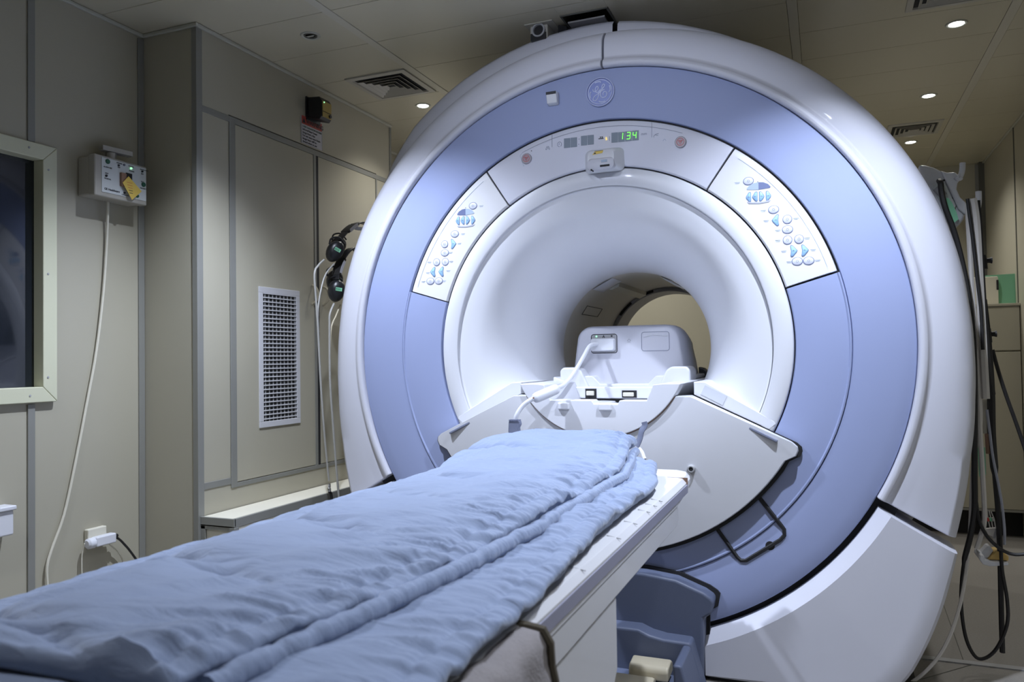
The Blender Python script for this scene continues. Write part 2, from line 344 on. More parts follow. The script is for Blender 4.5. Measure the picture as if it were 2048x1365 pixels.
# socket with plug, black lead
sk = thing('wall_socket', 'white wall socket with a plugged-in white connector low on the left wall', 'socket', tuple(at(195, 1085, 0, LW)))
p = at(190, 1082, 0, LW)
ob('back_plate', MB().box(LW+.001, LW+.022, p.y-.045, p.y+.03, p.z-.012, p.z+.048), 'cream', sk, bevel=.004)
ob('plug', MB().box(LW+.023, LW+.052, p.y-.035, p.y+.045, p.z-.012, p.z+.022), 'white', sk, bevel=.005)
ob('connector_nut', MB().lathe([(.012, -.064), (.018, -.058), (.019, -.038), (.015, -.034)], (LW+.037, p.y, p.z+.004), 1, 12), 'white', sk)
ob('cable_gland', MB().lathe([(.008, .046), (.009, .05), (.006, .06)], (LW+.037, p.y, p.z+.008), 1, 12), 'black', sk)
pa = at(222, 1073, 0, LW+.037)
tag(ob('power_lead', MB().tube(catmull([pa+Vector((0, -.012, -.001)), at(235, 1077, 0, LW+.037), at(252, 1093, 0, LW+.04), at(264, 1108, 0, LW+.04), at(276, 1125, 0, LW+.04)], 5), .0042, 8), 'black'), 'short black lead leaving the white plug on the left wall', 'cable')
tag(ob('thin_lead', MB().tube(catmull([at(169, 1088, 0, LW+.03), at(164, 1110, 0, LW+.02), at(164, 1150, 0, LW+.02), at(168, 1220, 0, LW+.02)], 4), .0022, 6), 'cream'), 'thin pale lead dropping straight down below the white plug', 'cable')
tag(ob('thin_lead', MB().tube(catmull([at(212, 1082, 0, LW+.03), at(222, 1092, 0, LW+.02), at(236, 1105, 0, LW+.015), at(246, 1125, 0, LW+.015), at(250, 1160, 0, LW+.015)], 4), .0022, 6), 'cream'), 'thin pale lead arching to the right below the white plug', 'cable')
dz = thing('wall_dispenser', 'white plastic wall fitting cut off by the left picture edge under the window', 'wall fitting', tuple(at(0, 1040, 0, LW)))
p = at(0, 1040, 0, LW)
ob('body', MB().box(LW+.001, LW+.05, p.y-.14, p.y+.010, p.z-.045, p.z+.032), 'white', dz, bevel=.006); ob('lid', MB().box(LW+.001, LW+.058, p.y-.145, p.y+.014, p.z+.032, p.z+.046), 'white', dz, bevel=.004)
# sensor lamp and warning sign over the cupboard
al = thing('battery_lamp', 'small black boxed alarm unit with amber front mounted above the cupboard doors', 'alarm unit', (CB, .34, 2.1))
ob('bracket', MB().box(CB, CB+.008, .283, .385, 2.100, 2.205), 'black', al, bevel=.002)
yv = .322
bpoly = [(CB+.008, 2.110), (CB+.09, 2.098), (CB+.09, 2.190), (CB+.008, 2.200)]
ob('housing', MB().prism([(CB+.008, 2.112), (CB+.070, 2.096), (CB+.082, 2.110), (CB+.082, 2.178), (CB+.070, 2.197), (CB+.008, 2.202)], 1, .290, .365), 'black', al, bevel=.003)
fx = CB+.083
ob('front_panel', MB().box(fx-.001, fx+.002, .296, .359, 2.134, 2.178), 'amber', al, label='amber front panel')
ob('front_panel', MB().box(fx-.001, fx+.002, .296, .359, 2.108, 2.130), 'amber', al, label='amber lower strip')
ob('knob', MB().lathe([(.008, 0), (.008, .006)], (fx+.002, .346, 2.119), 0, 12), 'black', al)
ob('indicator', MB().lathe([(.003, 0), (.003, .003)], (fx+.002, .304, 2.172), 0, 10), 'led', al)
sg = thing('warning_sign', 'small red and white warning sign on the wall under the black alarm unit', 'sign', (CB, .326, 2.0))
ob('board', MB().box(CB, CB+.003, .250, .403, 1.990, 2.112), 'paper', sg); ob('header', MB().box(CB+.003, CB+.0035, .250, .403, 2.076, 2.112), 'red', sg)
ob('border', MB().box(CB+.003, CB+.0036, .250, .253, 1.99, 2.112), 'grey', sg); ob('border', MB().box(CB+.003, CB+.0036, .4, .403, 1.99, 2.112), 'grey', sg)
text('lettering', 'WARNING', .026, (CB+.0037, .284, 2.084), xd, ud, 'ink', sg, .0004, .0006)
ob('warning_triangle', MB().prism([(.258, 2.082), (.280, 2.082), (.269, 2.104)], 0, CB+.0036, CB+.004), 'ink', sg)
for k, s in enumerate(('LASER RADIATION HAZARD', 'Infrared laser beam', 'image from a fan', 'Do not stare into beam', 'Image laser will be', 'closed when in use')):
    text('lettering', s, .0135 if k else .011, (CB+.0037, .258, 2.062-.0135*k), xd, ud, 'ink' if k else 'gbtn', sg, .0003)
# ------------------------------------------------------------------ ceiling fittings
def light_proto():
    t_ = thing('ceiling_downlight', '', 'ceiling light', (0, 0, 0)); a = MB()
    ob('trim_ring', MB().lathe([(.026, -.001), (.030, -.004), (.036, -.004), (.039, 0), (.039, .002), (.026, .002)], (0, 0, 0), 2, 32, cap=False), 'edge', t_)
    return t_
lit = light_proto(); ob('lamp', MB().lathe([(.0255, -.0008), (.0255, -.003), (.018, -.0055), (.006, -.0065)], (0, 0, 0), 2, 24), 'lamp', lit)
LG = 'recessed ceiling downlights'
spots = [(-1.107, .798, 'lit round downlight in the ceiling right below the square left vent'), (1.187, .801, 'lit downlight nearest the upper right corner of the photo'),
         (1.19, 1.684, 'lit downlight alone between the two right-hand ceiling vents'), (1.193, 2.573, 'lit downlight farthest back, just beyond the right-hand vent'),
         (.74, -.62, 'lit downlight over the right of the scanner front, out of view above'), (-.78, -.62, 'lit downlight over the left of the scanner front, out of view above'),
         (1.0, -1.95, 'lit downlight above the right of the camera, out of view'), (-1.0, -1.95, 'lit downlight above the near left window end, out of view'),
         (-1.107, 1.70, 'added downlight behind the scanner on the left, unseen, to brighten the back'), (-.6, 2.60, 'added downlight near the back wall, unseen, to brighten it'),  # both hidden lamps are added to brighten the wall seen through the bore
         (.55, -2.45, 'added swivelling downlight above the camera on the right, unseen, for frontal light'), (-.45, -2.35, 'added swivelling downlight near the camera on the left, unseen, for frontal light')]  # swivelling pair is added to light the scanner's upper front
for i, (x, y, lb) in enumerate(spots):
    if i == 0: lit.location = (x, y, H); ORG[lit.name] = Vector((x, y, H)); lit['label'] = lb; o = lit
    else: o = copytree(lit, (x, y, H), lb)
    o['group'] = LG
un = light_proto(); un.location = (-1.105, -.101, H); un['label'] = 'unlit round downlight near the cupboard corner, its lamp off'; un['group'] = LG
ob('lamp', MB().lathe([(.0255, 0), (.0255, -.003), (.020, -.003), (.018, 0)], (0, 0, 0), 2, 24), 'seam', un, label='dark unlit lamp'); ob('gasket', MB().box(-.014, .014, -.004, .004, -.004, -.001), 'edge', un)
for i, (x, y, lb) in enumerate(spots):
    e_, sz, bl = [(16, 2.1, .8), (14, 2.0, .8), (24, 2.3, .8), (34, 2.3, .8), (185, 1.98, .7), (185, 1.98, .7), (40, 2.3, .8), (40, 2.3, .8), (40, 2.5, .8), (60, 2.6, .8), (78, .80, 1), (78, .80, 1)][i]
    l = bpy.data.lights.new('downlight_beam', 'SPOT'); l.energy = e_; l.spot_size = sz; l.spot_blend = bl; l.shadow_soft_size = .022; l.color = (.74, .82, 1.0) if i in (4, 5) else (.74, .81, 1.0) if i > 9 else (.86, .9, 1.0) if i in (6, 7) else (.97, .96, .93)
    lo = bpy.data.objects.new('downlight_beam', l); COL.objects.link(lo); lo.location = (x, y, H-.012)
    if i > 9: lo.rotation_euler = (Vector((0, 0, 1.68))-Vector((x, y, H))).to_track_quat('-Z', 'Y').to_euler()
def vent(lbl, cx, cy, s, name='ceiling_vent', full=True):
    v = thing(name, lbl, 'air vent', (cx, cy, H), 'square ceiling air vents')
    f1 = MB(); a = s/2
    def ring(mb, a0, a1, z0, z1):
        L = [[(cx+sx*q_, cy+sy*q_, z) for sx, sy in ((-1, -1), (1, -1), (1, 1), (-1, 1))] for q_, z in ((a0, z0), (a1, z1))]
        mb.loops(L, cap=False)
    ring(f1, a, a, H, H-.006); ring(f1, a, a*.84, H-.006, H-.008); ring(f1, a*.84, a*.82, H-.008, H-.001)
    ob('frame', f1, 'louv', v, smooth=0)
    ob('backing', MB().box(cx-a*.84, cx+a*.84, cy-a*.84, cy+a*.84, H-.0012, H-.0006), 'vdark', v)
    for k in range(4):
        q1 = a*(.72-.17*k); m1 = MB(); ring(m1, q1, q1-a*.075, H-.012, H-.002); ring(m1, q1, q1-a*.012, H-.012, H-.0125); ring(m1, q1-a*.012, q1-a*.087, H-.0125, H-.0025)
        ob('louvre', m1, 'louv', v, smooth=0)
    return v
vent('square louvred air vent in the ceiling over the cream cupboard', -1.10, .487, .30)
vent('square louvred air vent in the ceiling at the far right behind the scanner', 1.18, 2.28, .27)
vent('square louvred air vent cut off by the top edge at the upper right', 1.13, .47, .27)
# duct opening above the magnet
du = thing('duct_opening', 'dark rectangular opening in the ceiling above the scanner with grey duct plates', 'ceiling opening', (-.085, .24, H))
ob('frame', MB().box(-.175, -.168, .127, .36, H-.004, H+.12).box(-.002, .005, .127, .36, H-.004, H+.12).box(-.175, .005, .124, .130, H-.004, H+.12).box(-.175, .005, .352, .358, H, H+.12), 'seam', du)
ob('duct_plate', MB().box(-.168, -.002, .14, .15, H+.05, H+.12).box(-.168, -.002, .13, .352, H+.12, H+.125), 'steel', du)
ob('duct_plate', MB().obox((-.09, .255, H-.012), (.07, 0, 0), (0, .08, -.004), (0, 0, .003)), 'steel', du)
ob('bracket', MB().obox((-.185, .235, H-.02), (.012, .012, 0), (0, .05, .01), (0, 0, .02)), 'gap', du)
cm = thing('ceiling_projector', 'grey box with a round black opening on the ceiling above the scanner', 'ceiling box', (-.265, .2, H))
ob('housing', MB().box(-.305, -.235, .16, .27, H-.062, H-.002), 'boxg', cm, bevel=.006); ob('hood', MB().box(-.30, -.24, .153, .165, H-.062, H-.035), 'black', cm)
ob('lens_ring', MB().lathe([(.026, 0), (.026, -.012), (.020, -.012), (.018, -.002)], (-.268, .16, H-.026), 1, 24), 'grey', cm); ob('lens', MB().lathe([(.018, -.004), (.018, -.006)], (-.268, .16, H-.026), 1, 20), 'black', cm)
ob('mount_plate', MB().box(-.32, -.21, .14, .30, H-.004, H-.0005), 'louv', cm)
# ------------------------------------------------------------------ the scanner
S = thing('mri_scanner', 'large white and blue ring-shaped scanner with a round patient tunnel', 'MRI scanner', (0, .8, 0))
def pol(r, a, y): return (r*math.cos(R(a)), y, ISO+r*math.sin(R(a)))
def arc(a0, a1, n): return [a0+(a1-a0)*k/n for k in range(n+1)]
def ROUT(a):
    a = a % 360
    if 90 < a < 270: a = 180-a
    if a > 180: a -= 360
    T = [(-90, 1.045), (-72, 1.045/math.sin(R(72))), (-60, 1.045/math.sin(R(60))), (-52, 1.045/math.sin(R(52))), (-49.5, 1.355), (-45, 1.332), (-34, 1.232), (-30, 1.2), (-26, 1.178), (-18, 1.142), (-9, 1.117), (-2, 1.106), (6, 1.10), (90, 1.10)]
    for (p0, v0), (p1, v1) in zip(T, T[1:]):
        if p0 <= a <= p1: return min(v0+(v1-v0)*(a-p0)/(p1-p0), 1.045/abs(math.sin(R(a))) if a < -20 else 9)
    return 1.10
def polar(name, r_0, r_1, a0, a1, y, m_, parent=None, thick=.02, n=None, bevel=.003, prof=None, label=None):
    n = n or max(4, int(abs(a1-a0)/2)); prof = prof or [(r_0, y), ((r_0+r_1)/2, y), (r_1, y)]
    loop = lambda a: [pol(r, a, yy) for r, yy in prof]+[pol(prof[-1][0], a, prof[-1][1]+thick), pol(prof[0][0], a, prof[0][1]+thick)]
    return ob(name, MB().loops([loop(a) for a in arc(a0, a1, n)]), m_, parent or S, bevel=bevel, label=label)
# backing that shows black in the gaps
ob('inner_shell', MB().loops([[pol(r, a, y) for r, y in ((.56, .035), (1.02, .035), (1.02, .06), (.56, .06))] for a in arc(0, 360, 120)], cap=False), 'gap', S, label='black inner shell seen in the joints')
# blue annulus
polar('blue_ring', .775, .948, 0, 360, 0, 'blue', thick=.03, n=180, bevel=0, prof=[(.7735, .012), (.7742, .003), (.776, .0), (.80, -.003), (.85, -.0045), (.90, -.0035), (.935, .0), (.946, .004), (.9498, .012)], label='blue outer face ring')
polar('blue_ring', .612, .770, -196.6, 16.0, .0, 'blue', thick=.03, n=110, bevel=0, prof=[(.612, .012), (.615, .004), (.62, .002), (.74, -.001), (.764, -.001), (.768, -.005), (.772, -.004), (.7736, .004)], label='blue inner face ring below the panels')
# panels
PW = [(.6125, .012), (.613, .005), (.617, .001), (.64, -.001), (.74, -.001), (.762, .002), (.7665, .006), (.7675, .012)]
tp = polar('display_panel', 0, 0, 54.95, 123.1, 0, 'silver', prof=PW, bevel=.0015, n=50, label='silver white display panel at the top')
lp = polar('control_panel', 0, 0, 123.55, 163.1, 0, 'panelw', prof=PW, bevel=.0015, n=30, label='white button panel on the left')
rp = polar('control_panel', 0, 0, 16.5, 54.5, 0, 'panelw', prof=PW, bevel=.0015, n=30, label='white button panel on the right')
ob('panel_gap', MB().loops([[pol(r, a, .0135+.002*q_) for r, q_ in ((.611, 0), (.774, 0), (.774, 1), (.611, 1))] for a in arc(15.5, 164.5, 90)], ), 'gap', S)
# white bezel ring
polar('bezel_ring', 0, 0, -27, 207, 0, 'white', prof=[(.546, .045), (.546, .012), (.5475, .006), (.552, .003), (.58, .002), (.60, .003), (.606, .006), (.6085, .012)], n=120, bevel=.002)
# trumpet-shaped entry and bore
def fun(r_): return r_
prof = [(.5455, .006), (.5445, .013), (.542, .0145)]
for k in range(0, 41):
    u = k/40; y = .015+(.473)*u; e1 = 1-(1-u)**2
    prof.append((.300+.238*(1-math.sqrt(max(0, 1-(1-u)**2))) if u > 0 else .538, y))
prof = [(r, y) for r, y in prof]
ob('entry_funnel', MB().loops([[pol(r, a, y) for r, y in prof] for a in arc(-24.5, 204.5, 130)], closed=False, cap=False), 'funnel', S, smooth=50, label='flared white tunnel entry')
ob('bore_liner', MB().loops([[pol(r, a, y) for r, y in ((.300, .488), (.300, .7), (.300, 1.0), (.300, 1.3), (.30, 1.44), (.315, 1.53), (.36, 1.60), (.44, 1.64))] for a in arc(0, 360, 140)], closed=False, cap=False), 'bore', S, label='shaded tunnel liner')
# seams, light covers and ring inside the bore
for a0, a1, nm in ((108, 126, 'bore_light_cover'), (52, 70, 'bore_light_cover')):
    L_ = []
    for y, dr in ((.50, .002), (.53, .010), (.62, .012), (.66, .002)):
        L_.append([pol(.299-dr*(math.sin(PI*k/8)**.5 if 0 < k < 8 else 0), a0+(a1-a0)*k/8, y) for k in range(9)]+[pol(.2998, a1, y), pol(.2998, a0, y)])
    ob(nm, MB().loops(L_), 'white', S, label='white light cover inside the tunnel')
ob('bore_rail', MB().loops([[pol(r, a, y) for r, a in ((.2995, 110), (.2995, 121), (.285, 119), (.285, 112))] for y in (.66, .8, 1.2)]), 'cream', S)
ob('bore_rail', MB().loops([[pol(r, a, y) for r, a in ((.2995, 54), (.2995, 62), (.287, 61), (.287, 55))] for y in (.66, .8, 1.2)]), 'cream', S)
polar('bore_light_ring', 0, 0, 50, 158, 0, 'grey', prof=[(.280, 1.20), (.285, 1.196), (.2985, 1.196)], thick=.20, n=50, bevel=0)
for a0, a1 in ((128, 144), (104, 112), (62, 70)):
    polar('ring_slot', .286, .2975, a0, a1, 1.193, 'gap', thick=.004, n=8, bevel=0)
g_ = MB()
for pts in ([(150, .62), (142, .62), (142, .86), (150, .86)],):
    P_ = [pol(.2985, a, y) for a, y in pts]; g_.tube(P_+[P_[0]], .0012, 5)
ob('liner_seam', g_, 'gap', S)
p = at(1436, 690, 1, .27)
ob('bore_tape', MB().obox((p.x-.004, .29, p.z), (.002, .004, 0), (0, .02, 0), (0, 0, .016)), 'beige', S, bevel=.001, label='beige tape patch at the tunnel mouth')
ob('tunnel_mark', MB().obox(at(1462, 528, 1, .10), (.010, .003, 0), (0, .001, 0), (0, 0, .0016)), 'ink', S)
# lower flat fillers beside the entry, under the funnel
for s in (1, -1):
    q_ = [(.300, .941), (.300, .899), (.530, .791), (.550, .808), (.546, .818), (.335, .941)]
    ob('entry_sill', MB().prism([(s*a, b_) for a, b_ in q_], 1, .002, .36), 'funnel', S, bevel=.003, label='sloping white sill strip below the tunnel entry')
    q_ = [(.532, .790), (.300, .899), (.300, .889), (.526, .780)]
    ob('sill_shadow_gap', MB().prism([(s*a, b_) for a, b_ in q_], 1, .006, .03), 'gap', S)
sh = MB().loops([[(x, y, z) for x, z in ((-.335, .945), (-.30, .94), (-.24, .936), (-.20, .936))] for y in (-.004, .5)], closed=False, cap=False)
# apron: dished white shield in front of the docking bay
outl = [(.300, .897), (.36, .869), (.45, .827), (.53, .789), (.575, .768), (.598, .757), (.611, .745), (.613, .732), (.606, .716)]
outl += [(.678*math.cos(R(a)), ISO+.678*math.sin(R(a))) for a in arc(-32, -88, 22)]
full = outl+[(0, ISO-.678)]+[(-x, z) for x, z in reversed(outl)]
inner = [(.2995*math.cos(R(a)), ISO+.2995*math.sin(R(a))) for a in arc(-(180-32.9), -32.9, 40)]
def apy(x, z):
    r = math.hypot(x, z-ISO); t = max(0, min(1, (.70-r)/.40)); return -.035-.035*math.sin(t*PI/2)
# radial grid between inner arc and outline
N = len(full); rows = []
bm_ = MB(); NR = 10
outer = full
def samp(pl, n):
    P = [Vector(p) for p in pl]; d = [0]
    for a, b_ in zip(P, P[1:]): d.append(d[-1]+(b_-a).length)
    out = []
    for k in range(n+1):
        s_ = d[-1]*k/n; i = 0
        while i < len(d)-2 and d[i+1] < s_: i += 1
        f__ = (s_-d[i])/max(1e-9, d[i+1]-d[i]); out.append(P[i].lerp(P[i+1], min(1, f__)))
    return out
oc = [Vector(p) for p in full]; ic = list(reversed(samp([(x, z) for x, z in inner], len(oc)-1)))
Lp = []
for i in range(len(oc)):
    ring = []
    for k in range(NR+1):
        p2 = ic[i].lerp(oc[i], k/NR); ring.append((p2.x, apy(p2.x, p2.y), p2.y))
    ring.append((oc[i].x*1.004, -.022, ISO+(oc[i].y-ISO)*1.004)); ring.append((oc[i].x*.985, -.006, ISO+(oc[i].y-ISO)*.985)); ring.append((ic[i].x, -.02, ic[i].y))
    Lp.append(ring)
ob('docking_apron', MB().loops(Lp), 'white', S, bevel=.003, label='large white shield below the tunnel')
gp_ = [(x*1.022, ISO+(z-ISO)*1.022+(.004 if z > .7 else 0)) for x, z in full if z < .80]
ob('apron_gap', MB().prism(gp_, 1, -.012, -.006), 'gap', S, label='black joint around the white shield')
def rotbar(c, d, hl, hw, y0, y1):
    d = Vector((d[0], 0, d[1])).normalized(); n_ = Vector((-d.z, 0, d.x)); c = Vector((c[0], (y0+y1)/2, c[1])); return (c, d*hl, Vector((0, abs(y1-y0)/2, 0)), n_*hw)
for s in (1, -1):
    ob('slot_recess', MB().obox(*rotbar((s*.515, .781), (s*.05, -.0245), .046, .0045, -.056, -.045)), 'inkg', S, bevel=.003, label='small slot in the shield corner')
# blue cut-out flap and knob
hp = [(.345, .503), (.371, .465), (.426, .388), (.437, .379), (.452, .380), (.555, .452), (.568, .468), (.567, .485), (.556, .50), (.502, .571), (.470, .607)]
g_ = MB().tube([(a, -.002, b_) for a, b_ in hp], .0068, 6)
ob('access_flap_gap', g_, 'gap', S); ob('flap_latch', MB().lathe([(.014, 0), (.014, -.004)], (.525, .0, .432), 1, 16), 'gap', S)
kp = at(1383, 938, 1, -.06)
kn = ob('lock_knob', MB().lathe([(.013, 0), (.013, -.014), (.010, -.018), (.007, -.018), (.006, -.010)], (kp.x, -.056, kp.z), 1, 20), 'grey', S); ob('knob_centre', MB().lathe([(.006, -.008), (.006, -.012)], (kp.x, -.06, kp.z), 1, 14), 'gap', kn)
# docking bridge running through the tunnel
br = [(.2985*math.cos(R(a)), ISO+.2985*math.sin(R(a))) for a in arc(-156, -24, 36)]
br += [(.215, .9385), (.185, .935), (.160, .864), (.055, .864), (.048, .850), (-.02, .850), (-.03, .864), (-.160, .864), (-.185, .935), (-.215, .9385)]
brf = br[:37]+[(.215, .9385), (.185, .935), (.163, .884), (.075, .884), (.068, .872), (-.012, .872), (-.02, .884), (-.163, .884), (-.185, .935), (-.215, .9385)]
ob('docking_lip', MB().prism(brf, 1, -.080, -.01), 'white', S, bevel=.003, label='notched front lip of the bridge')
ob('docking_bridge', MB().prism(br, 1, -.011, 1.42), 'white', S, bevel=.004, label='white bridge carrying the table top into the tunnel')
ob('bridge_seam', MB().tube([(.3*math.cos(R(a)), -.071, ISO+.3*math.sin(R(a))) for a in arc(-147, -33, 40)], .0018, 5), 'brown', S)
for a in (-36, -33): pass
ob('bridge_latch', MB().box(-.135, -.095, -.090, -.06, .852, .876), 'white', S, bevel=.005); ob('bridge_latch', MB().box(.005, .050, -.090, -.06, .850, .874), 'white', S, bevel=.005)
# clear tape stuck over the right sill
a_, b_ = at(1400, 765, 1, -.008), at(1432, 800, 1, -.008)
ob('clear_tape', MB().obox((.363, .001, .8985), (.034, 0, -.0175), (0, .0008, 0), (.007, 0, .0145)), 'clear', S, label='wrinkled clear tape')
# outer covers
def cover(name, a0, a1, low, n, label=None, endx=None):
    L_ = []; r_0 = .950 if not low else .968
    for k in range(n+1):
        u = k/n; a = a0+(a1-a0)*u; Rr = ROUT(a)
        if not low:
            P = [(r_0, .03), (r_0, -.002), (r_0+.004, -.010), (r_0+.014, -.013), (r_0+.024, -.009), (r_0+.030, .001), (r_0+.037, .006), (r_0+.048, .005), (r_0+.07, .004)]
            w_ = Rr-r_0-.07
            P += [(r_0+.07+w_*.35, .008), (Rr-.032, .020), (Rr-.014, .040), (Rr-.004, .062), (Rr, .085), (Rr, .150), (r_0+.07, .150)]
        else:
            P = [(r_0, .03), (r_0, .004), (r_0+.004, -.004), (r_0+.034, -.034), (r_0+.036, -.036), (r_0+.07, -.036)]
            w_ = Rr-r_0-.07
            q0 = r_0+.07; P += [(q0+min(.03, w_*.25), -.036), (q0+w_*.45, -.036), (max(Rr-.075, q0+w_*.6), -.036), (max(Rr-.045, q0+w_*.78), -.036), (max(Rr-.016, q0+w_*.92), -.026), (Rr-.004, -.008), (Rr, .02), (Rr, .150), (r_0+.07, .150)]
        row = []
        for r, y in P:
            aa = a
            if endx:
                sgn = 1 if math.cos(R(a1)) > 0 else -1; ae = -math.degrees(math.acos(min(1, endx/r))); ae = ae if sgn > 0 else -180-ae
                aa = a0+(ae-a0)*u
            x, yy, z = pol(r, aa, y); row.append((x, yy, max(z, .012)))
        L_.append(row)
    return ob(name, MB().loops(L_), 'wcover', S, bevel=0 if low else .004, label=label, smooth=24 if low else 60)
cover('outer_cover', -29.2, 88.95, False, 90, 'upper right white outer cover'); cover('outer_cover', 89.3, 209.2, False, 90, 'upper left white outer cover')
cover('outer_cover', -30.6, -70.8, True, 40, 'lower right white outer cover', .325); cover('outer_cover', 210.6-360, -109.2, True, 40, 'lower left white outer cover', .325)
sk_ = MB()
for s in (1, -1):
    sk_.box(s*.335, s*.93, -.02, 1.5, 0.0, .03)
ob('plinth', sk_, 'gap', S, label='dark recessed plinth')
# magnet body behind the front
def RBODY(a):
    T = [(-180, 1.09), (-90, 1.09), (0, 1.09), (55, 1.095), (65, 1.13), (75, 1.150), (90, 1.183), (105, 1.200), (120, 1.212), (132, 1.212), (140, 1.190), (148, 1.155), (156, 1.11), (165, 1.09), (180, 1.09)]
    for (p0, v0), (p1, v1) in zip(T, T[1:]):
        if p0 <= a <= p1: return v0+(v1-v0)*(a-p0)/(p1-p0)
    return 1.09
def mbody(y0, y1, r_, m_, nm, a0, a1, lb=None):
    L_ = []
    for a in arc(a0, a1, 100):
        rr = RBODY(a); rr = min(rr, 1.05/abs(math.sin(R(a))) if -180 < a < 0 and abs(math.sin(R(a))) > .3 else 9)
        row = [pol(.6, a, y0+.02), pol(rr-.05, a, y0), pol(rr-.018, a, y0+.004), pol(rr, a, y0+.024), pol(rr, a, y1-.045), pol(rr-.03, a, y1-.008), pol(rr-.06, a, y1), pol(.44, a, y1)]
        L_.append([(x, y, max(.01, z)) for x, y, z in row])
    return ob(nm, MB().loops(L_, closed=False, cap=False), m_, S, smooth=50, label=lb)
mbody(.152, 1.64, 1.155, 'wcover', 'magnet_body', -180, 88.4); mbody(.152, 1.64, 1.155, 'wcover', 'magnet_body', 89.3, 180)
# pedestal between the lower covers with pedals
ped = [(-.33, .012), (.322, .012), (.328, .205), (.352, .222), (.360, .262), (.352, .272), (.33, .286), (.243, .318), (.14, .330), (0, .334), (-.14, .330), (-.243, .318), (-.33, .286), (-.352, .272), (-.36, .262), (-.352, .222), (-.328, .205)]
pd = ob('pedestal', MB().prism(ped, 1, -.072, .03), 'dblue', S, bevel=.010, label='blue-grey pedestal below the ring')
ob('pedestal_gap', MB().prism([(x*1.035, z+.009 if z > .1 else z) for x, z in ped], 1, -.012, .0), 'gap', S)
tr = MB()
trp = [(.292, .145), (.30, .10), (.322, .0), (.02, .0), (.06, .17), (.145, .172), (.175, .155), (.22, .148)]
trp = [(-.34, 0), (.335, 0), (.296, .148), (.215, .150), (.17, .158), (.135, .172), (-.135, .172), (-.17, .158), (-.215, .15), (-.30, .148)]
ob('pedal_tray', MB().prism(trp, 1, -.135, -.06), 'dblue', pd, bevel=.010)
ob('pedal_tray', MB().box(-.30, .285, -.30, -.13, .0, .045), 'dblue', pd, bevel=.008); ob('pedal_tray', MB().prism([(.275, .0), (.335, 0), (.296, .140), (.272, .140)], 1, -.30, -.13), 'dblue', pd, bevel=.008)
for x, y, z, lb in ((.185, -.19, .086, 'beige foot pedal nearer the scanner'), (.15, -.275, .060, 'beige foot pedal nearer the camera')):
    pe = ob('foot_pedal', MB().prism([(y-.040, z-.03), (y+.040, z-.022), (y+.040, z+.008), (y+.02, z+.018), (y-.030, z+.012), (y-.040, z)], 0, x-.060, x+.060), 'beige', pd, bevel=.007, label=lb)
    o2 = ob('pedal_mark', MB().box(x-.050, x-.022, y-.012, y+.016, z+.014, z+.0185), 'strapg', S); o2.parent = pd
    ob('pedal_label', MB().box(x-.055, x-.030, y-.0412, y-.040, z-.018, z-.004), 'stopr', S).parent = pd; ob('pedal_label', MB().box(x-.028, x+.012, y-.0412, y-.040, z-.018, z-.004), 'ink', S).parent = pd
for o in list(S.children):
    pass
# ---------------- emblem
E0 = Vector((.009, -.004, 1.925))
eb = ob('emblem', MB().lathe([(.047, 0), (.0475, -.004), (.045, -.0065), (.001, -.007)], E0, 1, 48), 'emb', S, label='round blue monogram emblem')
def ecurve(pts, w_, closed=False):
    P_ = [Vector((E0.x+(a-1455)*.000157, E0.y-.0075, E0.z-(b_-465)*.000157)) for a, b_ in pts]
    return MB().tube(catmull(P_, 6), w_, 6)
for pts, w_ in (
  ([(1298, 385), (1305, 425), (1345, 445), (1395, 420), (1418, 370), (1400, 335), (1370, 350), (1350, 400), (1362, 455), (1405, 468), (1450, 435), (1470, 405)], .0019),
  ([(1440, 425), (1432, 500), (1405, 590), (1360, 640), (1312, 632), (1303, 590), (1340, 540), (1400, 505), (1440, 480), (1475, 440), (1500, 410), (1545, 365), (1560, 325), (1535, 305), (1508, 335), (1498, 390), (1515, 428), (1560, 425)], .0019),
  ([(1520, 432), (1480, 460), (1462, 520), (1480, 580), (1530, 603), (1590, 575), (1607, 520), (1580, 478), (1540, 480), (1522, 515), (1535, 545)], .0020)):
    ob('monogram', ecurve(pts, w_), 'embl', eb)
ringp = [(1455+262*math.cos(R(a)), 465+262*math.sin(R(a))) for a in range(0, 361, 10)]
ob('emblem_ring', ecurve(ringp, .0017), 'embl', eb); ob('emblem_rim', MB().lathe([(.0465, -.004), (.049, -.004), (.049, -.008), (.0465, -.009)], E0, 1, 48, cap=False), 'embl', eb)
for a in (0, 90, 180, 270):
    ob('emblem_hook', ecurve([(1455+q_*math.cos(R(a+d_)), 465+q_*math.sin(R(a+d_))) for d_, q_ in ((-28, 240), (-14, 232), (0, 222), (8, 200))], .0024), 'embl', eb)
# ---------------- sensor box on the ring
sp = Vector((-.155, -.004, 1.925))
ob('sensor_box', MB().prism([(-.004, 1.948), (-.034, 1.944), (-.034, 1.932), (-.026, 1.906), (-.004, 1.902)], 0, -.178, -.140), 'white', S, bevel=.004, label='small white sensor box')
ob('sensor_window', MB().box(-.177, -.141, -.0362, -.034, 1.934, 1.943), 'ink', S)
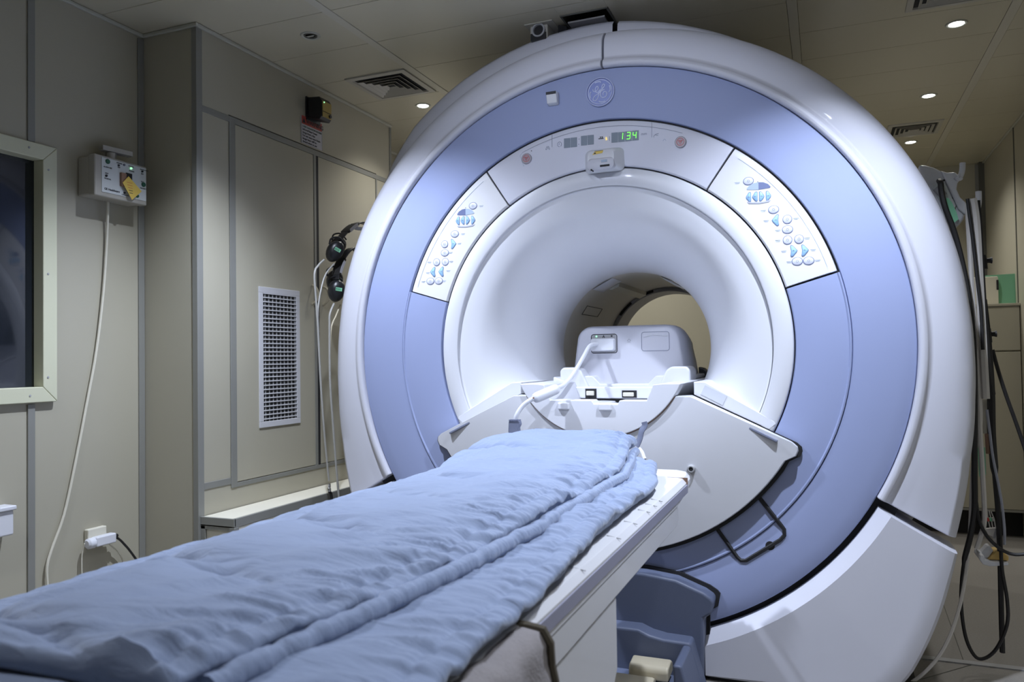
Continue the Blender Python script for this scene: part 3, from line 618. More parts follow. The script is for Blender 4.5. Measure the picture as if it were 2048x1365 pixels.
# ---------------- display panel contents
YF = -.0015
def onp(px, py, y=YF): return at(px, py, 1, y)
def dbox(px0, py0, px1, py1, slant, m_, nm, par, y=YF, th=.0012):
    a, b_, c_, d_ = onp(px0, py0), onp(px1, py0+slant), onp(px1, py1+slant), onp(px0, py1)
    return ob(nm, MB().prism([(q_.x, q_.z) for q_ in (a, b_, c_, d_)], 1, y-th, y), m_, par)
for x0, x1, y0_, y1_ in ((1128, 1140.3, 277.5, 296.5), (1141.2, 1154, 276, 295), (1162, 1174, 272.5, 291.5), (1175, 1187.5, 271, 290), (1223, 1235.5, 266, 286), (1236.5, 1249.5, 265, 284.5), (1250.5, 1263.5, 263.5, 283), (1264.5, 1277.5, 262, 281.5)):
    dbox(x0, y0_, x1, y1_, -1.2, 'lcd', 'display_window', tp)
def seg7(ch, px, py, h, w_, m_, th=.0022):
    SEG = {'1': 'bc', '3': 'abgcd', '4': 'fgbc', '5': 'afgcd'}[ch]
    c0 = onp(px, py, YF-.0018); X0 = Vector((1, 0, 0)); Z0 = Vector((.10, 0, 1)); Hh = h/2
    D = {'a': ((0, h), (w_, h)), 'g': ((0, Hh), (w_, Hh)), 'd': ((0, 0), (w_, 0)), 'f': ((0, Hh), (0, h)), 'e': ((0, 0), (0, Hh)), 'b': ((w_, Hh), (w_, h)), 'c': ((w_, 0), (w_, Hh))}
    mb = MB()
    for s_ in SEG:
        (a0, b0), (a1, b1) = D[s_]; p0 = c0+X0*a0+Z0*b0; p1 = c0+X0*a1+Z0*b1; g2 = (p1-p0)*.07; mb.tube([p0+g2, p1-g2], th/2, 6)
    ob('digit', mb, m_, tp)
seg7('1', 1239.5, 279.5, .022, .009, 'gled'); seg7('3', 1253, 278.5, .022, .0115, 'gled'); seg7('4', 1265.5, 277.5, .022, .0105, 'gled')
seg7('5', 1211, 280, .008, .0048, 'aled', .0018)
text('lettering', 'mm', .013, onp(1282, 271, YF-.0006), (1, 0, 0), ud, 'inkg', tp, .0002)
for px, py, w2, h2 in ((1202, 277.6, 10, 1.6), (1201, 274.5, 2.2, 2.4), (1204.5, 274.3, 2.2, 2.4), (1104, 281, .7, 26), (1303.5, 259.5, .7, 30), (1219, 277, .8, 9), (1158, 278, 1.4, 1.6), (1157.5, 288.5, 1.4, 1.6)):
    dbox(px-w2/2, py-h2/2+.4, px+w2/2, py+h2/2+.4, -.1*w2, 'ink' if w2 > 1.3 and px > 1190 else 'inkg', 'panel_mark', tp, th=.0005)
for cx, cz, s_ in ((1119, 289, 1), ):
    c0 = onp(cx, cz); ob('clock_symbol', MB().tube([(c0.x+.0075*math.cos(R(a)), YF, c0.z+.0085*math.sin(R(a))) for a in range(-60, 271, 15)], .0008, 5).tube([(c0.x-.002, YF, c0.z-.001), (c0.x, YF, c0.z+.004)], .0008, 5), 'inkg', tp)
c0 = onp(1095.5, 296); ob('lungs_symbol', MB().tube(catmull([(c0.x-.002, YF, c0.z+.006), (c0.x-.006, YF, c0.z), (c0.x-.007, YF, c0.z-.006), (c0.x-.002, YF, c0.z-.003), (c0.x-.001, YF, c0.z+.004)], 4), .0006, 5).tube(catmull([(c0.x+.002, YF, c0.z+.006), (c0.x+.006, YF, c0.z), (c0.x+.007, YF, c0.z-.006), (c0.x+.002, YF, c0.z-.003), (c0.x+.001, YF, c0.z+.004)], 4), .0006, 5), 'inkg', tp)
c0 = onp(1312, 271); ob('hand_symbol', MB().tube(catmull([(c0.x+.009, YF, c0.z+.005), (c0.x, YF, c0.z+.004), (c0.x-.007, YF, c0.z-.001), (c0.x-.007, YF, c0.z-.006)], 4), .0007, 5).tube([(c0.x-.002, YF, c0.z+.001), (c0.x+.007, YF, c0.z-.001)], .0007, 5), 'inkg', tp)
c0 = onp(1329, 280); ob('hand_symbol', MB().tube(catmull([(c0.x-.005, YF, c0.z-.003), (c0.x, YF, c0.z+.003), (c0.x+.005, YF, c0.z-.003)], 4), .0006, 5), 'inkl', tp)
g_ = MB().tube([pol(.748, a, YF) for a in arc(68, 112, 40)], .0005, 5); ob('display_outline', g_, 'inkg', tp)
g_ = MB().tube([pol(.748, 112, YF), pol(.742, 113, YF), pol(.70, 113.2, YF)], .0004, 5); ob('display_outline', g_, 'inkl', tp)
for px, py in ((1054, 318), (1361.5, 285)):
    c0 = onp(px, py, -.001); c0.y = -.001
    sb_ = ob('stop_button', MB().lathe([(.0185, .0), (.0185, -.006), (.0165, -.008), (.0001, -.0085)], c0, 1, 32), 'stopg', tp, label='round grey emergency stop button')
    ob('stop_symbol', MB().tube([(c0.x+.0118*math.cos(R(a)), -.0095, c0.z+.0118*math.sin(R(a))) for a in range(0, 361, 15)], .0007, 5), 'stopr', tp)
    for rr in (.0095, .0055, .0022):
        ob('stop_symbol', MB().tube([(c0.x+rr*math.cos(R(a)), -.0095, c0.z+rr*math.sin(R(a))) for a in (150, 30, 270, 150, 30)], .0007, 5), 'stopr', tp)
ob('panel_mark', MB().lathe([(.0016, 0), (.0016, -.001)], onp(1063, 302), 1, 10), 'ink', tp)
# laser unit
lu = ob('laser_unit', MB().loops([[(.018+(x-.0)*1, y, z) for x, z in rrect(-w_, w_, z0, z1, .016)] for y, w_, z0, z1 in ((.0, .068, 1.652, 1.730), (-.010, .064, 1.652, 1.729), (-.040, .052, 1.656, 1.722), (-.052, .045, 1.662, 1.714))]), 'white', S, smooth=50, label='white laser positioning unit')
ob('laser_unit_hood', MB().loops([[(.018+x, y, z) for x, z in rrect(-w_, w_, z0, z1, .014)] for y, w_, z0, z1 in ((-.040, .048, 1.650, 1.690), (-.056, .045, 1.650, 1.688), (-.060, .037, 1.655, 1.684))]), 'wcover', lu, smooth=50)
ob('laser_window', MB().box(.018, .050, -.0625, -.058, 1.657, 1.663), 'gap', lu, label='dark laser slit'); ob('laser_window', MB().box(.022, .042, -.0615, -.058, 1.672, 1.680), 'inkl', lu, label='pale blue window')
ob('key_switch', MB().lathe([(.003, 0), (.003, -.004)], (-.012, -.058, 1.650), 1, 10).lathe([(.0025, 0), (.0025, -.004)], (-.007, -.058, 1.646), 1, 10), 'gap', lu)
ws = ob('warning_sticker', MB().prism([(-.010, 1.702), (.024, 1.705), (.028, 1.714), (-.002, 1.712)], 1, -.0535, -.0520), 'yellow', lu, label='yellow warning sticker'); ob('sticker_print', MB().box(-.002, .026, -.0538, -.0535, 1.7125, 1.7140).box(-.004, .002, -.0538, -.0535, 1.704, 1.7085), 'ink', lu)
# ---------------- buttons
def button(par, px, py, kind):
    c0 = onp(px, py, -.0015); c0.y = -.0012
    if kind == 'oval': sh_ = [(.0145*math.cos(R(a)), .0115*math.sin(R(a))) for a in range(0, 360, 20)]
    elif kind == 'round': sh_ = [(.0125*math.cos(R(a)), .0125*math.sin(R(a))) for a in range(0, 360, 20)]
    elif kind in 'lr':
        k_ = 1 if kind == 'r' else -1; sh_ = [(k_*a, b_) for a, b_ in ((-.0085, .013), (-.0065, .0165), (-.0015, .0145), (.0085, .003), (.0105, 0), (.0085, -.004), (-.001, -.0155), (-.0055, -.0175), (-.0085, -.014), (-.0065, 0))]
    else:
        k_ = 1 if kind == 'R' else -1; sh_ = [(k_*a, b_) for a, b_ in ((-.0065, .012), (-.004, .0145), (0, .013), (.0065, .003), (.0075, 0), (.0065, -.004), (0, -.0125), (-.004, -.0145), (-.0065, -.012))]
    rim = [(a*1.13, b_*1.13) for a, b_ in sh_]
    ob('button_rim', MB().prism([(c0.x+a, c0.z+b_) for a, b_ in rim], 1, -.0022, -.0009), 'btnr', par)
    o_ = ob('button', MB().loops([[(c0.x+a*s_, y, c0.z+b_*s_) for a, b_ in sh_] for s_, y in ((1, -.001), (1, -.0026), (.92, -.0032))]), 'btnw' if kind in ('oval', 'round') else 'btnb', par, smooth=50)
    if kind in ('oval', 'round'): ob('button_symbol', MB().tube([(c0.x+.0035*math.cos(R(a)), -.0034, c0.z+.0035*math.sin(R(a))) for a in range(0, 361, 45)], .0005, 4), 'inkg', par)
    else: ob('button_symbol', MB().box(c0.x-.0035, c0.x+.0035, -.0036, -.0031, c0.z-.001, c0.z+.0002).box(c0.x-.0015, c0.x+.0015, -.0036, -.0031, c0.z+.001, c0.z+.002), 'inkg', par)
def panel_fill(par, ox, oy, sc_, items, k_):
    for px, py, kd in items: button(par, ox+px*sc_, oy+py*sc_, kd)
panel_fill(rp, 1400, 280, .2344, [(413, 352, 'oval'), (415, 490, 'L'), (470, 485, 'L'), (525, 482, 'R'), (583, 478, 'R'), (628, 595, 'oval'), (646, 685, 'l'), (745, 678, 'round'), (747, 765, 'oval'), (747, 855, 'round'), (845, 847, 'round'), (798, 947, 'r'), (893, 942, 'r'), (830, 1037, 'oval'), (927, 1032, 'oval')], 1)
panel_fill(lp, 800, 230, .293, [(498, 621, 'oval'), (395, 724, 'L'), (428, 721, 'L'), (462, 719, 'R'), (499, 718, 'R'), (374, 813, 'oval'), (305, 883, 'round'), (364, 880, 'r'), (306, 942, 'oval'), (250, 1006, 'round'), (309, 1003, 'round'), (226, 1072, 'l'), (282, 1070, 'l'), (208, 1136, 'oval'), (265, 1134, 'oval')], -1)
for par, ox, oy, s_, dk in ((rp, 1400+500*.2344, 280+425*.2344, .2344, 1), (lp, 800+448*.293, 230+685*.293, .293*.62, -1)):
    c0 = onp(ox, oy); w_ = .036*(1 if dk > 0 else .95)
    for sd in (1, -1):
        P_ = [(c0.x, c0.z), (c0.x+sd*w_*.95, c0.z+.003), (c0.x+sd*w_, c0.z+.006), (c0.x+sd*w_*.8, c0.z+.015), (c0.x+sd*w_*.4, c0.z+.022), (c0.x, c0.z+.0235)]
        ob('panel_mark', MB().prism(P_, 1, -.0022, -.0012), 'btnr' if sd == dk else 'inkl', par, label='dark half of the arched mark' if sd == dk else 'pale half of the arched mark')
    ob('button_tray', MB().loops([[(c0.x+a*q_, y, c0.z-.036+b_*q_) for a, b_ in ((-.036, .0), (-.030, -.006), (0, -.009), (.030, -.006), (.036, 0), (0, -.003))] for q_, y in ((1, -.001), (1, -.0022), (.94, -.0028))]), 'btnw', par)
for par, sd, items in ((rp, 1, [(318, 365), (540, 603), (565, 690), (820, 670), (665, 772), (665, 858), (915, 838), (715, 950), (965, 937), (760, 1041), (1003, 1027)]), (lp, -1, [(555, 621), (430, 812), (405, 878), (345, 940), (200, 1006), (350, 1001), (190, 1078), (330, 1064), (160, 1138), (300, 1133)])):
    ox, oy, s_ = (1400, 280, .2344) if sd > 0 else (800, 230, .293)
    for a, b_ in items:
        c0 = onp(ox+a*s_, oy+b_*s_); ob('panel_print', MB().box(c0.x-.008, c0.x+.008, -.0018, -.0013, c0.z, c0.z+.0012).box(c0.x-.006, c0.x+.006, -.0018, -.0013, c0.z-.0035, c0.z-.0025), 'inkl', par)
    g_ = MB().tube([pol(.745, a, -.0012) for a in (arc(52.5, 18, 30) if sd > 0 else arc(125.5, 161.5, 30))], .0005, 4); ob('panel_outline', g_, 'inkl', par)
    pm = onp(ox+(493 if sd > 0 else 448)*s_, oy+(358 if sd > 0 else 635)*s_); ob('panel_mark', MB().lathe([(.0013, 0), (.0013, -.001)], pm, 1, 8), 'ink', par)
# ------------------------------------------------------------------ head coil inside the tunnel
hc = thing('head_coil', 'white rounded head coil with a plugged-in connector sitting inside the scanner tunnel', 'head coil', (0, .45, .866))
hs = []
for y, w_, zt, r_ in ((.345, .186, 1.128, .045), (.35, .196, 1.138, .055), (.37, .203, 1.145, .06), (.50, .212, 1.148, .075), (.62, .205, 1.135, .08), (.66, .18, 1.11, .08)):
    row = []
    for a, b_ in ((w_+.018, .870), (w_+.022, .93), (w_+.012, 1.0)): row.append((a, y, b_))
    for k in range(7): t_ = R(90*k/6); row.append((w_-r_+r_*math.cos(t_), y, zt-r_+r_*math.sin(t_)))
    for k in range(7): t_ = R(90+90*k/6); row.append((-w_+r_+r_*math.cos(t_), y, zt-r_+r_*math.sin(t_)))
    for a, b_ in ((w_+.012, 1.0), (w_+.022, .93), (w_+.018, .870)): row.append((-a, y, b_))
    hs.append(row)
hh = ob('housing', MB().loops(hs), 'wcover', hc, bevel=.006, smooth=60)
def onh(px, py): return at(px, py, 1, .3435)
def hbox(px0, px1, py0, py1, rr, y0_, y1_, m_, nm, par, lb=None):
    a = onh(px0, py1); b_ = onh(px1, py0); return ob(nm, MB().prism(rrect(a.x, b_.x, a.z, b_.z, rr), 1, y0_, y1_), m_, par, bevel=.0015, label=lb)
a = onh(1283.5, 702.5); b_ = onh(1338, 663.5)
ob('hatch_seam', MB().tube([(x, .3445, z) for x, z in rrect(a.x, b_.x, a.z, b_.z, .009)+[rrect(a.x, b_.x, a.z, b_.z, .009)[0]]], .0010, 5), 'inkg', hh); ob('hatch_ridge', MB().tube(catmull([(a.x+.006, .343, b_.z-.018), ((a.x+b_.x)/2, .343, b_.z-.010), (b_.x-.006, .343, b_.z-.016)], 6), .0016, 6), 'white', hh)
a = onh(1183, 707); b_ = onh(1233.5, 668.5)
ob('socket_seam', MB().tube([(x, .3445, z) for x, z in rrect(a.x, b_.x, a.z, b_.z, .009)+[rrect(a.x, b_.x, a.z, b_.z, .009)[0]]], .0014, 5), 'ink', hh); ob('socket_recess', MB().prism(rrect(a.x+.003, b_.x-.003, a.z+.003, b_.z-.003, .008), 1, .3425, .3455), 'grey', hh)
a = onh(1184, 703); b_ = onh(1231, 677)
ob('plug', MB().loops([[(x, y, z) for x, z in rrect(a.x+q_, b_.x-q_, a.z+q_, b_.z-q_, .008)] for q_, y in ((0, .342), (0, .325), (.003, .318))]), 'white', hc, smooth=50)
for px, py, m_ in ((1193, 673.5, 'led'), (1223.5, 672.5, 'ink')): ob('indicator', MB().lathe([(.0034, 0), (.0034, -.002)], onh(px, py)+Vector((0, -.0006, 0)), 1, 12), m_, hh)
text('lettering', 'A', .014, onh(1205, 676)+Vector((0, -.0012, 0)), (1, 0, 0), ud, 'ink', hh, .0004, .0004)
for k in range(5): t_ = R(90+72*k); c0 = onh(1258, 682); ob('microphone_hole', MB().lathe([(.0012, 0), (.0012, -.001)], (c0.x+.0055*math.cos(t_), .3436, c0.z+.0055*math.sin(t_)), 1, 8), 'ink', hh)
bs = ob('base_plate', MB().prism([(-.235, .869), (.10, .869), (.155, .869), (.158, .890), (.172, .935), (.243, .940), (.243, .955), (.12, .955), (.09, .925), (-.09, .925), (-.12, .955), (-.255, .955), (-.255, .90)], 1, .285, .66), 'white', hc, bevel=.005)
for s in (1, -1):
    ob('side_block', MB().loops([[(s*x, y, z) for x, z in ((.125, .90), (.244, .90), (.246, .975), (.234, .988), (.178, .988), (.160, .975))] for y in (.27, .42)]), 'white', hc, bevel=.008)
ob('front_skirt', MB().box(-.20, .15, .255, .29, .872, .915), 'white', hc, bevel=.005); ob('front_skirt', MB().loops([[(x, y, z) for x, z in ((-.26, .875), (-.19, .869), (-.185, .93), (-.255, .955))] for y in (.22, .30)]), 'white', hc, bevel=.006)
ob('latch', MB().box(-.135, -.105, .245, .258, .883, .900), 'cream', hc, bevel=.003); ob('latch', MB().box(.005, .045, .245, .258, .880, .895), 'cream', hc, bevel=.003)
ob('latch_gap', MB().box(-.140, -.097, .2535, .2552, .872, .908), 'gap', hc); ob('latch_gap', MB().box(.0, .055, .2535, .2552, .875, .902), 'gap', hc)
ob('base_gap', MB().box(-.16, .15, .262, .30, .8655, .872), 'gap', hc)
ob('rear_bracket', MB().prism([(.215, .872), (.275, .885), (.270, .94), (.235, .975), (.215, .98)], 1, .68, .74), 'black', hc, bevel=.004, label='black rear bracket')
# coil cable with ferrite sleeve
cc = thing('coil_cable', 'thick white cable with a fat sleeve running from the head coil to the table clamp', 'cable', tuple(at(1090, 780, 1, -.1)))
P_ = [at(1194, 688, 1, .318), at(1180, 692, 1, .26), at(1168, 712, 1, .18), at(1155, 735, 1, .10), at(1140, 758, 1, .02), at(1127, 771, 1, -.06), at(1115, 777, 1, -.11), at(1085, 790, 1, -.15), at(1062, 800, 1, -.17), at(1045, 813, 1, -.18), at(1033, 832, 1, -.19), at(1029, 855, 1, -.19), at(1030, 875, 1, -.20)]
ob('cable', MB().tube(catmull(P_, 6), .0075, 10), 'white', cc)
f0, f1 = at(1119, 776, 1, -.11), at(1066, 799, 1, -.165); d_ = (f1-f0)
ob('ferrite_sleeve', MB().tube([f0, f0+d_*.08, f0+d_*.15, f0+d_*.85, f0+d_*.95, f1], [.008, .0155, .0175, .0175, .015, .008], 16), 'white', cc, smooth=50); ob('sleeve_screw', MB().lathe([(.003, 0), (.003, -.002)], f0+d_*.92+Vector((0, -.015, .002)), 1, 10), 'brown', cc)
# ------------------------------------------------------------------ patient table
T = thing('patient_table', 'long white patient table with a lavender side stripe docked below the tunnel', 'table', (0, -1.3, 0))
def xprof(hw):  # cross-section of the table rim
    return [(-hw, .665), (-hw+.004, .655), (-.30, .655), (.30, .655), (hw-.004, .655), (hw, .665), (hw, .668)]
TOPZ = .703
def tabtop(y): return .352 if y < -.60 else .352-.004*(y+.6)/.24
L_ = []
for y, hw, z0 in ((-2.75, .352, .655), (-.62, .352, .655), (-.50, .351, .665), (-.40, .348, .678), (-.345, .338, .688), (-.33, .322, .692)):
    L_.append([(-hw, y, .690), (-hw+.0, y, z0), (hw-.0, y, z0), (hw, y, .690), (hw-.010, y, TOPZ-.002), (hw-.022, y, TOPZ), (-hw+.022, y, TOPZ), (-hw+.010, y, TOPZ-.002)])
ob('table_top', MB().loops(L_), 'tabw', T, bevel=.002)
for s in (1, -1): ob('side_stripe', MB().box(s*.3505, s*.3535, -2.75, -.47, .664, .686), 'lav', T, bevel=.001, label='lavender grey side stripe')
ob('side_panel', MB().prism([(-2.75, .607), (-.62, .607), (-.60, .62), (-.60, .6535), (-2.75, .6535)], 0, -.351, .351), 'tabw', T, bevel=.003)
ob('carriage_cover', MB().prism([(-2.70, .02), (-1.45, .02), (-1.26, .44), (-1.21, .48), (-1.21, .606), (-2.70, .606)], 0, -.349, .349), 'tabw', T, bevel=.004)
ob('cradle', MB().loops([[(x, y, z) for x, z in ((-k_, TOPZ), (k_, TOPZ), (k_+.012, .709), (k_-.015, zz-.006), (k_-.05, zz), (-k_+.05, zz), (-k_+.015, zz-.006), (-k_-.012, .709))] for y, zz, k_ in ((-2.7, .722, .25), (-.6, .728, .25), (-.42, .750, .18), (-.22, .770, .14), (-.185, .767, .135))]), 'white', T, bevel=.003)
for x0, x1 in ((-.030, -.002), (.028, .068), (.085, .128)): ob('cradle_tab', MB().box(x0-.03, x1-.03, -.187, -.178, .762, .7735), 'grey', T)
for s, px, py in ((-1, 1033, 850), (1, 1287, 850)):
    p = at(px, py, 1, -.20)
    if s < 0:
        ck = ob('strap_clamp', MB().prism([(p.x-.018, .735), (p.x-.024, .79), (p.x-.022, .822), (p.x+.015, .824), (p.x+.018, .812), (p.x+.012, .80), (p.x+.020, .735)], 1, -.215, -.195), 'strapg', T, bevel=.003, label='blue-grey toothed clamp')
        for k in range(7): ob('clamp_tooth', MB().box(p.x-.020+k*.005, p.x-.0172+k*.005, -.217, -.193, .822, .827), 'strapg', ck)
        ob('clamp_base', MB().box(p.x-.014, p.x+.006, -.225, -.19, .735, .781).box(p.x+.006, p.x+.04, -.225, -.19, .735, .771), 'white', T, bevel=.002)
    else:
        ob('strap_clamp', MB().tube(catmull([(p.x-.022, -.2, .752), (p.x-.012, -.2, .775), (p.x-.006, -.2, .798), (p.x+.004, -.2, .815), (p.x+.002, -.2, .826)], 5), .006, 8, flat=2.2), 'strapg', T, label='slim blue-grey hooked clamp')
        ob('clamp_base', MB().tube(catmull([(p.x-.022, -.2, .752), (p.x-.004, -.21, .735), (p.x+.006, -.22, .715)], 5), .006, 8), 'white', T)
ob('rail_slot', MB().obox((.235, -.50, .7035), (.0018, .0, 0), (.012, .07, 0), (0, 0, .0008)), 'brown', T); ob('rim_joint', MB().box(.30, .3535, -.4725, -.471, .668, .7036), 'brown', T)
for y in (-.8, -.86, -.93, -1.05, -1.18, -1.4): ob('edge_scuff', MB().obox((.338, y, .7012), (.012, .003, -.003), (.0004, .0012, 0), (0, 0, .0006)), 'grey', T)
# ------------------------------------------------------------------ quilt
QW = [(-.18, -.30), (0, 0)]
SEAM_Y = [-1.98, -1.745, -1.515, -1.28, -1.045, -.81, -.58]
def fbm(x, y, z=0, o_=4): return noise.fractal(Vector((x, y, z)), 1.0, 2.0, o_)
def quilt_layer(name, xl, xr, y0_, y1_, zb, zt, puff, hem, seed, yskew, seam_x, lab=None, ny=620, nx=130):
    L_ = []
    for j_ in range(ny+1):
        v = j_/ny; row = []
        # round off the ends
        ec = min(v, 1-v)*(y1_-y0_); ef = min(1, ec/.05); er = math.sqrt(max(0, 1-(1-ef)**2))
        for i_ in range(nx):
            th = 2*PI*i_/nx; cs, sn = math.cos(th), math.sin(th)
            ex = abs(cs)**.55*(1 if cs > 0 else -1); ez = abs(sn)**.75*(1 if sn > 0 else -1)
            y_ = y0_+(y1_-y0_)*v
            wr = .006*fbm(y_*7, seed, 1)+.0015*fbm(y_*26, seed+3, 2); A = xl(y_)-.008*fbm(y_*8, seed+9); B = xr(y_)+wr
            x = (A+B)/2+(B-A)/2*ex*(.985+.015*er)
            ye = y_+yskew(x)*v
            u = (x-A)/(B-A)
            top = zt(x, y_); bot = zb(x, y_); mid = (top+bot)/2; hf = (top-bot)/2*(.25+.75*er)
            z = mid+hf*ez
            if sn > -.2:
                edge = max(0, 1-abs(B-x)/.13); edl = max(0, 1-abs(x-A)/.12); en = max(0, 1-ec/.12)
                # stitched cross seams
                sdep = 0
                for sy in SEAM_Y:
                    d_ = abs(y_-(sy-.40*(x+.1))-.008*fbm(x*8, sy*3+seed)); sdep = max(sdep, .75*math.exp(-d_/.007)+.5*math.exp(-d_/.035))
                sdep *= max(0, min(1, (seam_x-x)/.12))
                z -= puff*sdep*.95
                w1 = fbm(x*5+y_*2.2, y_*11-x*9, seed, 3); w2 = 1-abs(fbm(x*4+seed, y_*24-x*5, seed+2, 3))*2.6
                z += puff*(.22*w1)+puff*.62*max(0, w2)*(edge+.25*edl+.5*en)*max(0, sn)
                w3 = 1-abs(fbm(x*2.6+y_*1.5+seed, y_*8.5-x*7, 7.7+seed, 3))*2.6
                z += puff*(.20+.16*edge)*max(0, w3)
                z += .006*fbm(x*2, y_*2, seed+5)
                # hem line along the right edge
                if hem:
                    dh = (B-x)-hem; z -= .009*math.exp(-(dh/.006)**2)*max(0, sn)
                    z += .004*fbm(y_*40, x*8, 3)*max(0, 1-abs(dh)/.03)
            row.append((x, ye, z))
        L_.append(row)
    return ob(name, MB().loops(L_), 'quilt', None, smooth=80)
def smooth(t): t = max(0, min(1, t)); return t*t*(3-2*t)
far = lambda y: smooth((y+.75)/.30)
def lo_top(x, y): return .744-.016*smooth((-.05-x)/.15)+.010*far(y)+.003*math.sin(y*9)
def lo_bot(x, y): return .7045 if abs(x) > .262 else .7045+.021+.042*smooth((y+.6)/.38)
lo = quilt_layer('folded_quilt', lambda y: -.30, lambda y: .327-.055*smooth((y+.80)/.35)+.030*smooth((-1.1-y)/.7), -2.12, -.48, lambda x, y: .702, lambda x, y: lo_top(x, y), .020, .030, 3.1, lambda x: .06*(x+.1), -.9, nx=110)
def up_top(x, y):
    c_ = .785+.026*far(y)-.006*smooth((-1.3-y)/.5)
    c_ -= (.055-.035*far(y))*smooth((-.04-x)/.26)
    c_ -= .012*smooth((x-.10)/.18)
    return c_
up_ = quilt_layer('folded_quilt', lambda y: -.285, lambda y: .250-.05*smooth((-1.35-y)/.75)-.06*smooth((y+.85)/.45), -2.06, -.37, lambda x, y: lo_top(x, y)-.006-.020*smooth((-.1-x)/.15), up_top, .026, .026, 8.4, lambda x: .10*(x+.2), .12)
hemp = []
for k in range(261):
    y_ = -2.03+1.60*k/260; x_ = .250-.05*smooth((-1.35-y_)/.75)-.06*smooth((y_+.85)/.45)+.006*fbm(y_*7, 8.4, 1)+.006; hemp.append((x_, y_+.045*((y_+2.06)/1.69), .748+.010*far(y_)+.003*fbm(y_*30, 4)))
ob('hem', MB().tube(hemp, [.0125+.0022*fbm(p_[1]*45, 9, 2) for p_ in hemp], 12), 'quilt', up_, smooth=80)
tag(lo, 'lower layer of the padded light blue quilt lying along the patient table', 'quilt'); tag(up_, 'upper layer of the padded light blue quilt, folded on top of the lower one', 'quilt')
lo.name = 'quilt'; up_.name = 'quilt'
# grey knitted cloth hanging from the table side
L_ = []
for k in range(25):
    t_ = k/24; row = []
    for i_ in range(13):
        s_ = i_/12; y_ = -1.90+.23*s_+.02*t_*math.sin(s_*6); x_ = .27+.104*smooth(t_*4)+.012*t_+.006*math.sin(s_*16)*t_; z_ = .7045-.010*smooth(t_*3)-.36*max(0, t_-.2)+.004*fbm(y_*30, t_*5)
        row.append((x_+.004*fbm(y_*40, t_*9), y_+.10*t_, z_))
    L_.append(row)
mc = ob('hanging_cloth', MB().loops(L_, closed=False, cap=False), 'mesh', None, smooth=80)
md = mc.modifiers.new('thick', 'SOLIDIFY'); md.thickness = .006
tag(mc, 'grey knitted cloth with a dark edge hanging off the near side of the patient table', 'cloth')
for ix in (12, 0): ob('hem', MB().tube([Vector(L_[k][ix])+Vector((.002, 0, 0)) for k in range(25)], .006, 7), 'meshd', mc, label='dark knitted edge')
# ------------------------------------------------------------------ headphones on the left side of the scanner
hk = ob('headphone_hook', MB().tube(catmull([(-1.10, .33, 1.60), (-1.17, .32, 1.60), (-1.21, .31, 1.615)], 4), .008, 8), 'white', S)
hp0 = thing('headphones', 'upper black ear defenders hanging on the left side of the scanner', 'headphones', (-1.19, .15, 1.5), 'black ear defenders')
def headphones(root, cups, band, label_q):
    # cups: list of (centre, tilt); band: path
    for c_, tl in cups:
        M3 = Matrix.Rotation(R(-42), 3, 'Z') @ Matrix.Rotation(tl, 3, 'X')
        mb = MB(); rings = []
        for h, s_ in ((-.030, .70), (-.026, .92), (-.012, 1), (.004, 1), (.018, .93), (.027, .75), (.031, .35)):
            ring = []
            for k in range(20):
                a_ = 2*PI*k/20; v_ = M3 @ Vector((h, .034*s_*math.cos(a_)*(1+.06*math.sin(a_)), .047*s_*math.sin(a_))); ring.append(Vector(c_)+v_)
            rings.append(ring)
        cup = ob('ear_cup', mb.loops(rings), 'black', root, smooth=50)
        ob('cup_label', MB().obox(Vector(c_)+M3@Vector((.0310, .002, .004)), M3@Vector((.0012, 0, 0)), M3@Vector((0, .013, 0)), M3@Vector((0, 0, .007))), 'tape', cup, label='green label')
        for k in range(4): ob('label_print', MB().obox(Vector(c_)+M3@Vector((.0326, -.0075+.005*k, .004)), M3@Vector((.0004, 0, 0)), M3@Vector((0, .0012, 0)), M3@Vector((0, 0, .0042))), 'gbtn', cup)
        ob('yoke', MB().tube(catmull([Vector(c_)+M3@Vector((0, -.034, .014)), Vector(c_)+M3@Vector((.0, -.038, .040)), Vector(c_)+M3@Vector((0, -.012, .060)), Vector(c_)+M3@Vector((0, .02, .048))], 5), .0035, 6), 'black', root)
    hb = []
    pts = catmull(band, 6)
    for i_, p in enumerate(pts):
        t_ = (pts[min(i_+1, len(pts)-1)]-pts[max(i_-1, 0)]).normalized(); n_ = Vector((1, 0, 0)).cross(t_).normalized()
        hb.append([p+Vector((.016, 0, 0))+n_*.004, p+Vector((-.016, 0, 0))+n_*.004, p+Vector((-.016, 0, 0))-n_*.004, p+Vector((.016, 0, 0))-n_*.004])
    bd_ = ob('headband', MB().loops(hb), 'black', root, bevel=.002)
    # pad pulled over the band: shows white print on the outside
    k0, k1 = label_q; pd_ = [[a+(a-pts[i_])*.12 for a in hb[i_]] for i_ in range(k0, k1)]
    ob('headband_pad', MB().loops([[pts[i_]+(Vector(q_)-pts[i_])*1.25 for q_ in hb[i_]] for i_ in range(k0, k1)]), 'rubber', bd_)
    lb = []
    for i_ in range(k0+1, k1-1):
        t_ = (pts[i_+1]-pts[i_-1]).normalized(); n_ = Vector((1, 0, 0)).cross(t_).normalized(); p = pts[i_]+Vector((.0205, 0, 0))
        lb.append([p+n_*.0075, p+n_*.0075+Vector((.001, 0, 0)), p-n_*.0075+Vector((.001, 0, 0)), p-n_*.0075])
    ob('band_label', MB().loops(lb), 'paper', bd_, label='white printed label')
X1 = -1.19
def hy(px, py, x=X1): return at(px, py, 0, x)
